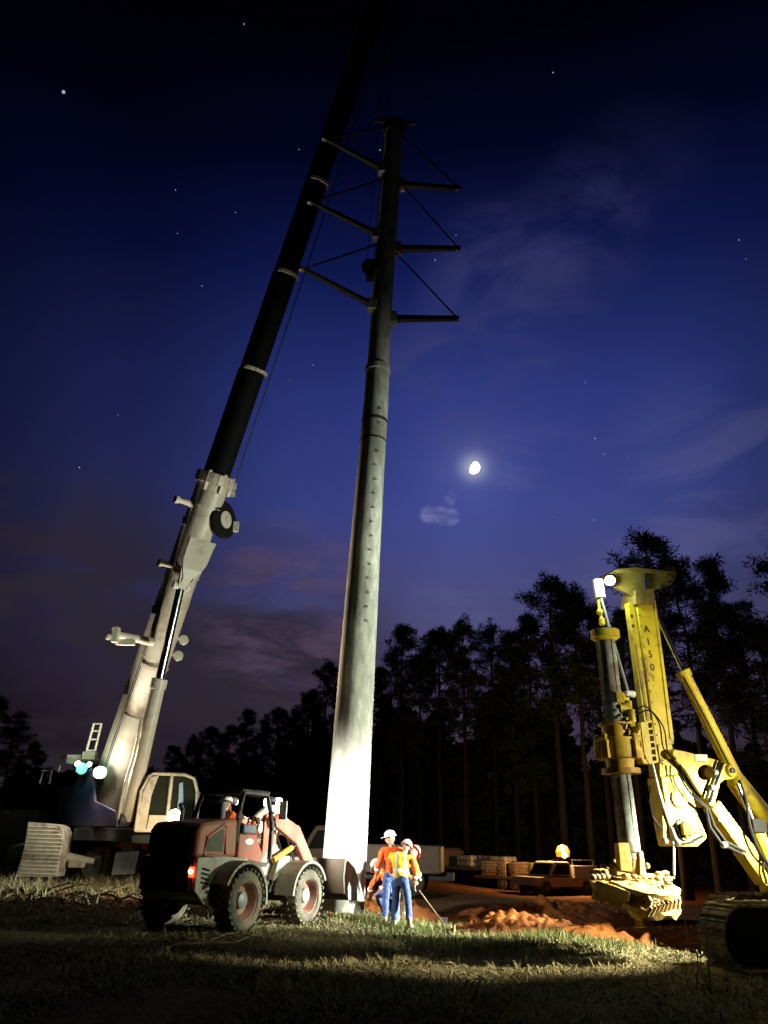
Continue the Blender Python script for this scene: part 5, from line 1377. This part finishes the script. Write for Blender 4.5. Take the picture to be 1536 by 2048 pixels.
cy = MB().tube(rp(1366, 1343, 0), rp(1466, 1545, 0), .105, .125, 24).lathe(rp(1364, 1340, 0), rp(1466, 1545, 0) - rp(1364, 1340, 0), [(0, .08), (.01, .14), (.13, .14), (.14, .1)], 24).build('mast_cylinder', MT['yellow'], rig)
MB().tube(rp(1305, 1212, 0), rp(1368, 1346, 0), .045, .045, 16).build('cylinder_rod', MT['chrome'], cy)
MB().sphere(rp(1304, 1211, 0), .075).build('rod_eye', MT['olivehead'], cy)
cy2 = MB().tube(rp(1470, 1560, -.02), rp(1570, 1690, -.02), .17, .21, 28).tube(rp(1462, 1538, -.02), rp(1475, 1568, -.02), .12, .17, 24).build('boom_cylinder', MT['yellow'], rig)
cy3 = MB().tube(rp(1508, 1650, .28), rp(1565, 1775, .28), .11, .12, 24).build('lift_ram', MT['yellow'], rig)
MB().tube(rp(1474, 1568, .24), rp(1512, 1658, .28), .05, .05, 16).build('ram_rod', MT['chrome'], cy3)
m_ = MB(); c = rp(1516, 1652, .36); m_.box(c, (.24, .14, .22)); m_.build('ram_guard', MT['black'], rig, .02)
for pts in ([(1412, 1617), (1420, 1655), (1443, 1688), (1484, 1708)], [(1416, 1617), (1428, 1652), (1452, 1684), (1492, 1704)], [(1440, 1520), (1432, 1546), (1418, 1580), (1412, 1600)], [(1445, 1526), (1437, 1552), (1426, 1580), (1420, 1604)], [(1536, 1670), (1528, 1700), (1526, 1740), (1534, 1768)]):
    P_ = [rp(x, y, TH * 1.15) for x, y in pts]
    Q = []
    for i in range(len(P_) - 1):
        for s_ in range(5): Q.append(P_[i].lerp(P_[i + 1], s_ / 5))
    Q.append(P_[-1]); MB().path(Q, .026, 8).build('hydraulic_hose', MT['black'], rig)
for px, py in ((1430, 1545), (1424, 1575), (1448, 1690)): MB().lathe(rp(px, py, TH * 1.15), Fd, [(-.04, .05), (.04, .05)], 10).build('hose_clamp', MT['steel'], rig)
# undercarriage: near track with shoes, far track, upper body beyond the frame
def track(off, name):
    W_ = .5; zt, zb = .86, .06; rr = (zt - zb) / 2; zc = (zt + zb) / 2
    f0 = on_plane(1472, 1900, O + Nd * off, Nd); x0 = f0                # centre of the front sprocket
    L_ = 4.4
    def pos(s_):
        per = PI * rr; tot = 2 * L_ + 2 * per; s_ = s_ % tot
        if s_ < L_: return (s_, zt, 0)
        s_ -= L_
        if s_ < per: a = s_ / rr; return (L_ + math.sin(a) * rr, zc + math.cos(a) * rr, a)
        s_ -= per
        if s_ < L_: return (L_ - s_, zb, PI)
        s_ -= L_; a = s_ / rr; return (-math.sin(a) * rr, zc - math.cos(a) * rr, PI + a)
    tot = 2 * L_ + 2 * PI * rr; n = int(tot / .17); m_ = MB(); bk_ = -Fd
    base_ = V((x0.x, x0.y, 0))
    for k in range(n):
        x, z, a = pos(k * tot / n); d = bk_ * math.cos(a) - UPZ * math.sin(a); u_ = bk_ * math.sin(a) + UPZ * math.cos(a)
        rot = Matrix((d, Nd, u_)).transposed(); c = base_ + bk_ * x + UPZ * z
        m_.box(c, (.16, W_, .035), rot); m_.box(c + u_ * .03, (.025, W_, .05), rot)
    t_ = m_.build('track', MT['boom_cream'] if False else MT['trackshoe'], rig)
    m2 = MB()
    pts = [base_ + bk_ * (L_ / 2 * 0 + x) + UPZ * z for x, z in [(math.sin(a) * (rr - .05) * -1, zc + math.cos(a) * (rr - .05)) for a in [PI * k / 10 for k in range(11)]][::-1]]
    pts += [base_ + bk_ * (L_ + math.sin(a) * (rr - .05)) + UPZ * (zc + math.cos(a) * (rr - .05)) for a in [PI * k / 10 for k in range(11)]]
    m2.prism([p + Nd * (W_ * .40) for p in pts], -Nd * W_ * .8); m2.build('track_frame', MT['boom_black'], t_)
    return base_
MT['trackshoe'] = mat('clay dusted track shoe', (.16, .14, .10), .8, .1, .4, 8, .3, (.45, .38, .22), .5, 3)  # dust colour raised to stand in for light on the shoe edges
tb_ = track(1.5, 'near'); track(-.6, 'far')
UB = O - Fd * 5.3 - Nd * .0
rotR = Matrix((-Fd, -Nd, UPZ)).transposed()
MB().box(UB + Fd * 1.0 + V((0, 0, .75)), (3.2, 1.4, .5), rotR).build('undercarriage', MT['black'], rig, .05)
MB().box(UB - Fd * .9 + V((0, 0, 1.75)), (3.2, 2.3, 1.25), rotR).build('upper_body', MT['yellow'], rig, .08)
cabR = MB().box(UB + Fd * .9 + Nd * 1.2 + V((0, 0, 2.0)), (1.4, .95, 1.75), rotR).build('cab', MT['yellow'], rig, .1)
MB().box(UB + Fd * 1.62 + Nd * 1.2 + V((0, 0, 2.2)), (.02, .8, 1.2), rotR).build('windscreen', MT['glass'], cabR)
MB().box(UB + Fd * .9 + Nd * 1.68 + V((0, 0, 2.25)), (1.1, .02, 1.0), rotR).build('side_window', MT['glass'], cabR)
MB().beam(rp(1531, 1760, 0), UB + Fd * .2 - Nd * .2 + V((0, 0, 1.2)), .34, .4).build('boom_foot', MT['yellow'], rig, .03)
# work lamps on the rig's cab and deck (they light the pole, the crew and the mast foot)
WL = UB - Fd * 1.2 - Nd * .5 + V((0, 0, 3.3))
MB().tube(WL - UPZ * .95, WL + UPZ * .05, .04, .04, 10).build('lamp_post', MT['dark'], rig)
lamp_head(rig, WL, V((-.9, .3, -.05)), .12, MT['E_white'], 'work_lamp')
lamp('rig_flood_narrow', 'SPOT', WL + V((-.3, .1, 0)), 42000, (.97, 1, .88), V((.1, 19.4, .9)), 35, 1.0, .1)
lamp_head(rig, WL + Nd * .32, V((-.9, .3, .1)), .12, MT['E_white'], 'work_lamp')
lamp('rig_flood_wide', 'SPOT', WL + Nd * .32 + V((-.3, 0, 0)), 7000, (.92, 1, .74), V((.2, 18.0, 1.5)), 42, .9, .12)
lamp_head(rig, WL + Nd * .16 + UPZ * .28, V((-.9, .3, .5)), .12, MT['E_white'], 'work_lamp')
lamp('rig_flood_high', 'SPOT', WL + Nd * .16 + V((-.3, .1, .35)), 15500, (.93, 1, .80), V((-.6, 20.5, 7.4)), 70, 1.0, .12)
LS = V((8.9, 10.9, 3.1)); lsz = Hs(LS.x, LS.y)  # unseen stand, added to light the mast and kelly from the camera side
st = thing('light_stand', 'tripod work light standing on the grass beside the rig track', 'work light', (LS.x, LS.y, lsz), world_coords=True)
MB().tube((LS.x, LS.y, lsz + .4), LS - V((0, 0, .12)), .025, .02, 10).build('mast', MT['steel'], st)
for k in range(3):
    a = 2 * PI * k / 3 + .4; MB().tube((LS.x, LS.y, lsz + 1.0), (LS.x + math.cos(a) * .7, LS.y + math.sin(a) * .7, lsz), .016, .016, 8).build('leg', MT['dark'], st)
LSd = (rp(1320, 1560) - LS).normalized()
lamp_head(st, LS, LSd, .14, MT['E_warm'], 'work_lamp')
lamp('stand_work_light', 'SPOT', LS + LSd * .25, 1900, (1, .95, .62), rp(1310, 1440), 58, .9, .09)
LG = (V((2.2, 16.7, 0)) - LS).normalized()  # second head, added to brighten the patch of grass
lamp_head(st, LS + V((-.15, .25, -.12)), LG, .12, MT['E_warm'], 'work_lamp')
lamp('stand_ground_light', 'SPOT', LS + V((-.15, .25, -.12)) + LG * .25, 15000, (1, .98, .70), LS + V((-.15, .25, -.12)) + LG * 8, 42, .9, .09)
LD = UB + Fd * 2.1 + Nd * 1.55 + V((0, 0, 3.5))
MB().beam(UB + Fd * 1.4 + Nd * 1.5 + V((0, 0, 2.85)), LD - Fd * .08, .05, .05).build('lamp_bracket', MT['dark'], rig)
lamp_head(rig, LD, (rp(1274, 1775, .2) - LD), .11, MT['E_warm'], 'work_lamp')
lamp('deck_work_light', 'SPOT', LD + (rp(1274, 1775, .2) - LD).normalized() * .2, 15000, (1, .90, .60), rp(1274, 1775, .2), 26, .9, .08)


# ------------------------------------------------------------------ vehicles beyond the dig
def service_pickup(loc, rz, label):
    t = thing('service_truck', label, 'truck', loc, rz)
    poly(MB(), [(-2.6, .55), (-2.6, .95), (1.0, .95), (1.2, .98), (2.55, .92), (2.65, .5), (2.0, .42), (-2.0, .42)], -.92, .92).build('body', MT['truck'], t, .05)
    cb = poly(MB(), [(-.5, .955), (-.42, 1.62), (-.25, 1.75), (.75, 1.75), (.95, 1.66), (1.4, .985)], -.80, .80).build('cab', MT['truck'], t, .05)
    for s_ in (-1, 1):
        poly(MB(), [(-.32, 1.08), (-.28, 1.62), (.72, 1.62), (1.14, 1.06)], s_ * .802, s_ * .81).build('side_window', MT['glass'], cb)
        poly(MB(), [(-2.6, .98), (-2.6, 1.55), (-.6, 1.55), (-.6, .98)], s_ * .60, s_ * .93).build('tool_box', MT['truck'], t, .02)
        for x in (-1.55, 1.75):
            w_ = MB().lathe((x, s_ * .74, .38), (0, s_, 0), [(0, .2), (0, .34), (.05, .38), (.2, .38), (.24, .33), (.24, .2)], 24).build('wheel', MT['tyre'], t)
            MB().lathe((x, s_ * .93, .38), (0, s_, 0), [(0, .2), (.04, .18), (.06, .08)], 18).build('rim', MT['hub'], w_)
    MB().prism([(1.0, -.7, 1.62), (1.0, .7, 1.62), (1.38, .74, 1.06), (1.38, -.74, 1.06)], (.02, 0, .012)).build('windscreen', MT['glass'], cb)
    for s_ in (-.8, .8): MB().path([(-2.4, s_, 1.55), (-2.4, s_, 1.85), (-.6, s_, 1.85), (-.6, s_, 1.55)], .03, 8).build('ladder_rack', MT['steel'], t)
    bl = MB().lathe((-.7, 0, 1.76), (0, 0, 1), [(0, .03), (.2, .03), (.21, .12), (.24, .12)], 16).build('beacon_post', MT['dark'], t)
    MB().lathe((-.7, 0, 2.0), (0, 0, 1), [(0, .36), (.30, .42), (.56, .30), (.68, .02)], 18).build('beacon_lens', MT['E_amber'], bl)  # dome made oversized to imitate the orange halo round the lamp
    MB().lathe((-.7, 0, 2.1), (math.cos(-rz - PI / 2), math.sin(-rz - PI / 2), 0), [(.3, .06), (.43, .16), (.46, .15), (.48, .06)], 18).build('beacon_bulb', MT['E_bulb'], bl)  # disc turned to the camera, imitates the white glare at the centre
    for s_ in (-1, 1): MB().box((-2.63, s_ * .8, .78), (.05, .12, .2)).build('tail_light', MT['maroon'], t, .01)
    return t
SVY = 50.0
bp0 = at(1112, 1755, SVY)
sv = service_pickup((bp0.x, SVY, Hs(bp0.x, SVY) + .03), R(214), 'white service truck with a glowing amber beacon on its roof')
bpos = V((bp0.x, SVY, Hs(bp0.x, SVY))) + Matrix.Rotation(R(214), 3, 'Z') @ V((-.7, 0, 2.5))
lamp('beacon_light', 'POINT', bpos + V((-.1, -.35, .25)), 1900, (1, .52, .18), radius=.15)
def flatbed(loc, rz, label):
    t = thing('flatbed_truck', label, 'truck', loc, rz)
    MB().box((-1.2, 0, .95), (6.2, 2.2, .22)).build('flat_bed', MT['tan'], t, .03)
    MB().box((-1.0, 0, .68), (6.6, .9, .3)).build('chassis', MT['dark'], t, .03)
    cb = poly(MB(), [(2.1, .6), (2.1, 2.1), (2.3, 2.25), (3.1, 2.22), (3.4, 1.55), (4.3, 1.35), (4.4, .6)], -1.0, 1.0).build('cab', MT['tan'], t, .06)
    for s_ in (-1, 1):
        poly(MB(), [(2.35, 1.5), (2.4, 2.08), (3.0, 2.08), (3.25, 1.5)], s_ * 1.002, s_ * 1.01).build('side_window', MT['glass'], cb)
        for x in (-3.2, -2.2, 3.4):
            w_ = MB().lathe((x, s_ * .72, .5), (0, s_, 0), [(0, .25), (0, .45), (.06, .5), (.26, .5), (.3, .44), (.3, .25)], 24).build('wheel', MT['tyre'], t)
            MB().lathe((x, s_ * .94, .5), (0, s_, 0), [(0, .28), (.06, .25), (.1, .1)], 18).build('rim', MT['hub'], w_)
    MB().box((2.0, 0, 1.5), (.08, 2.1, 1.1)).build('headboard', MT['tan'], t, .01)
    return t
f1 = at(945, 1738, 60.0)
fz = Hs(f1.x, 60.0)
flatbed((f1.x, 60.0, fz), R(128), 'flatbed truck carrying pale bundles, farthest along the road')
Mf = Matrix.Translation((f1.x, 60.0, fz)) @ Matrix.Rotation(R(128), 4, 'Z')
for k, (x, y, s_) in enumerate(((-3.2, .2, 1.0), (-1.6, -.3, .9), (.2, .1, 1.1))):
    q = thing('cargo_bundle', ['pale wrapped bundle at the rear end of the far flatbed', 'middle wrapped bundle on the far flatbed', 'pale wrapped bundle just behind the cab of the far flatbed'][k], 'bundle', Mf @ V((x, y, 1.065)), R(128), 'bundles on the far flatbed')
    m_ = MB()
    for a in range(3):
        for b in range(2): m_.tube((-.62 * s_, -.45 + .42 * a, .19 + .36 * b), (.62 * s_, -.45 + .42 * a, .19 + .36 * b), .19, .19, 12)
    m_.build('roll_stack', MT['white'] if k != 1 else MT['cargo'], q)
    m_ = MB()
    for x_ in (-.3, .3): m_.path([(x_ * s_, -.67, .02), (x_ * s_, -.66, .72), (x_ * s_, .6, .76), (x_ * s_, .62, .02)], .02, 6)
    m_.build('strap', MT['black'], q)
f2 = at(1024, 1752, 54); fz = Hs(f2.x, 54)
tr = thing('flat_trailer', 'low trailer stacked with tan boards between the flatbed and the service truck', 'trailer', (f2.x, 54, fz), R(140))
MB().box((0, 0, .7), (4.6, 1.9, .16)).build('deck', MT['tan'], tr, .02)
m_ = MB(); m_.beam((2.3, 0, .6), (3.5, 0, .5), .12, .12); m_.build('drawbar', MT['dark'], tr)
for s_ in (-1, 1):
    for x in (-.7, .2):
        w_ = MB().lathe((x, s_ * .7, .36), (0, s_, 0), [(0, .18), (0, .32), (.05, .36), (.2, .36), (.24, .31), (.24, .18)], 22).build('wheel', MT['tyre'], tr)
        MB().lathe((x, s_ * .9, .36), (0, s_, 0), [(0, .18), (.04, .15), (.06, .06)], 16).build('rim', MT['hub'], w_)
Mt = Matrix.Translation((f2.x, 54, fz)) @ Matrix.Rotation(R(140), 4, 'Z')
for k, x in enumerate((-1.2, .9)):
    q = thing('board_stack', ['tan board stack on the near end of the trailer', 'tan board stack on the far end of the trailer'][k], 'boards', Mt @ V((x, 0, .785)), R(140), 'board stacks on the trailer')
    m_ = MB()
    for a in range(5): m_.box((0, .02 * (a % 2), .09 + .17 * a), (1.8, 1.5, .15))
    m_.build('boards', MT['cargo'], q, .01)
    m_ = MB()
    for a in (-.6, .6): m_.path([(a, -.78, 0), (a, -.78, .86), (a, .8, .86), (a, .8, 0)], .02, 6)
    m_.build('strap', MT['black'], q)
# a dim tan truck behind pole and workers
d0 = at(752, 1740, 30); dz = Hs(d0.x, 30)
bt_ = thing('box_truck', 'dim tan truck parked behind the steel pole', 'truck', (d0.x - .55, 30, dz), R(172))
MB().box((-1.2, 0, 1.15), (3.4, 2.0, .9)).build('load_body', MT['tan'], bt_, .05)
cb = poly(MB(), [(.55, .6), (.55, 2.05), (.75, 2.2), (1.5, 2.15), (1.95, 1.4), (2.4, 1.25), (2.45, .6)], -.95, .95).build('cab', MT['tan'], bt_, .06)
MB().box((-1.0, 0, .62), (4.6, .8, .25)).build('chassis', MT['dark'], bt_)
for s_ in (-1, 1):
    poly(MB(), [(.75, 1.42), (.8, 2.02), (1.42, 2.0), (1.75, 1.4)], s_ * .952, s_ * .96).build('side_window', MT['glass'], cb)
    for x in (-1.9, 1.5):
        w_ = MB().lathe((x, s_ * .68, .45), (0, s_, 0), [(0, .22), (0, .40), (.06, .45), (.24, .45), (.28, .4), (.28, .22)], 22).build('wheel', MT['tyre'], bt_)
        MB().lathe((x, s_ * .9, .45), (0, s_, 0), [(0, .24), (.05, .2), (.08, .08)], 16).build('rim', MT['hub'], w_)
    poly(MB(), [(-2.8, .95), (-2.8, 1.05), (.4, 1.05), (.4, .95)], s_ * 1.0, s_ * 1.03).build('side_rail', MT['tan'], bt_)

# ------------------------------------------------------------------ small things on the ground
def stalk(px, py0, py1, lean, label, Y):
    b = at(px, py1, Y); b.z = Hs(b.x, Y); t = at(px + lean, py0, Y)
    o = thing('weed_stalk', label, 'weed', b, world_coords=True)
    m_ = MB(); m_.path([b - V((0, 0, .03)), b.lerp(t, .4) + V((.012, 0, 0)), b.lerp(t, .75) + V((-.008, 0, 0)), t], .012, 6, .006)
    m_.build('stem', MT['wood'], o)
    for k in range(5):
        lf = MB()
        q = b.lerp(t, .15 + .16 * k); s_ = 1 if k % 2 else -1
        lf.prism([q, q + V((s_ * .05, .01, .05)), q + V((s_ * .11, .0, .06)), q + V((s_ * .05, -.01, .03))], (0, .004, .003))
        lf.build('leaf', MT['straw'], o)
stalk(1393, 1888, 1985, 4, 'dark thin weed stalk left of the taller stalk by the rig track', 11.3)
stalk(1420, 1832, 1990, -9, 'tall dark weed stalk beside the rig track', 11.2)
stalk(1440, 1952, 1990, 14, 'short leaning weed stalk nearest the rig track', 11.2)
o = MB(); a, b = atz(1296, 1966, .06), atz(1362, 2016, .03); a.z += Hs(a.x, a.y); b.z += Hs(b.x, b.y)
o.path([a, a.lerp(b, .4) + V((.01, .02, .02)), b], .013, 8, .009); o = o.build('fallen_stick', MT['wood']); tag(o, 'pale bare stick lying on the dark grass at the bottom right', 'stick')
for k, (x0, y0, x1, y1, lb) in enumerate(((20, 1782, 190, 1795, 'long pale branch lying left of the loader below the white fender'), (150, 1786, 300, 1800, 'pale forked branch lying between the crane and the loader'), (120, 1800, 60, 1779, 'short pale branch crossing the long one'))):
    a, b = atz(x0, y0, .12), atz(x1, y1, .08); m_ = MB()
    n_ = 8; pts = [a.lerp(b, i / n_) + V((0, .12 * math.sin(i * 1.7 + k), .05 * math.sin(i * 2.3))) for i in range(n_ + 1)]
    m_.path(pts, .05, 8, .02); m_.path([pts[3], pts[3] + V((.6, .2, .22)), pts[3] + V((1.1, .1, .25))], .028, 6, .01); m_.path([pts[5], pts[5] + V((.4, -.2, .16)), pts[5] + V((.8, -.4, .05))], .022, 6, .008)
    tag(m_.build('fallen_branch', MT['wood']), lb, 'branch', 'branches cut from the clearing')
for k, (x0, y0, x1, y1, lb) in enumerate(((330, 1898, 470, 1868, 'bare branch lying in front of the loader rear wheel'), (400, 1892, 520, 1872, 'thin branch beside the loader wheels on the dark grass'), (360, 1880, 480, 1880, 'crooked branch under the loader counterweight'))):
    a, b = atz(x0, y0, .06), atz(x1, y1, .06); m_ = MB()
    pts = [a.lerp(b, i / 7) + V((0, .08 * math.sin(i * 2.1 + k), .03 * math.sin(i * 1.3))) for i in range(8)]
    m_.path(pts, .022, 7, .009); m_.path([pts[3], pts[3] + V((.25, .12, .1)), pts[3] + V((.5, .1, .06))], .012, 6, .005)
    tag(m_.build('fallen_branch', MT['wood']), lb, 'branch', 'branches cut from the clearing')
b = at(1372, 1845, 16.4); b.z = Hs(b.x, 16.4); t = at(1363, 1790, 16.4)
o = thing('survey_stake', 'thin reddish survey stake standing right of the auger', 'stake', b, world_coords=True)
MB().beam(b - V((0, 0, .1)), t, .035, .02).build('post', mat('reddish stake paint', (.26, .10, .06), .8), o)
b = at(907, 1882, 17.0); b.z = Hs(b.x, 17.0)
o = thing('survey_stake', 'short pale stake in the green grass in front of the clay pile', 'stake', b, world_coords=True)
MB().beam(b - V((0, 0, .1)), at(910, 1850, 17.0), .05, .03).build('post', MT['cargo'], o)
for ob in bpy.data.objects:
    if '_w' in ob: del ob['_w']
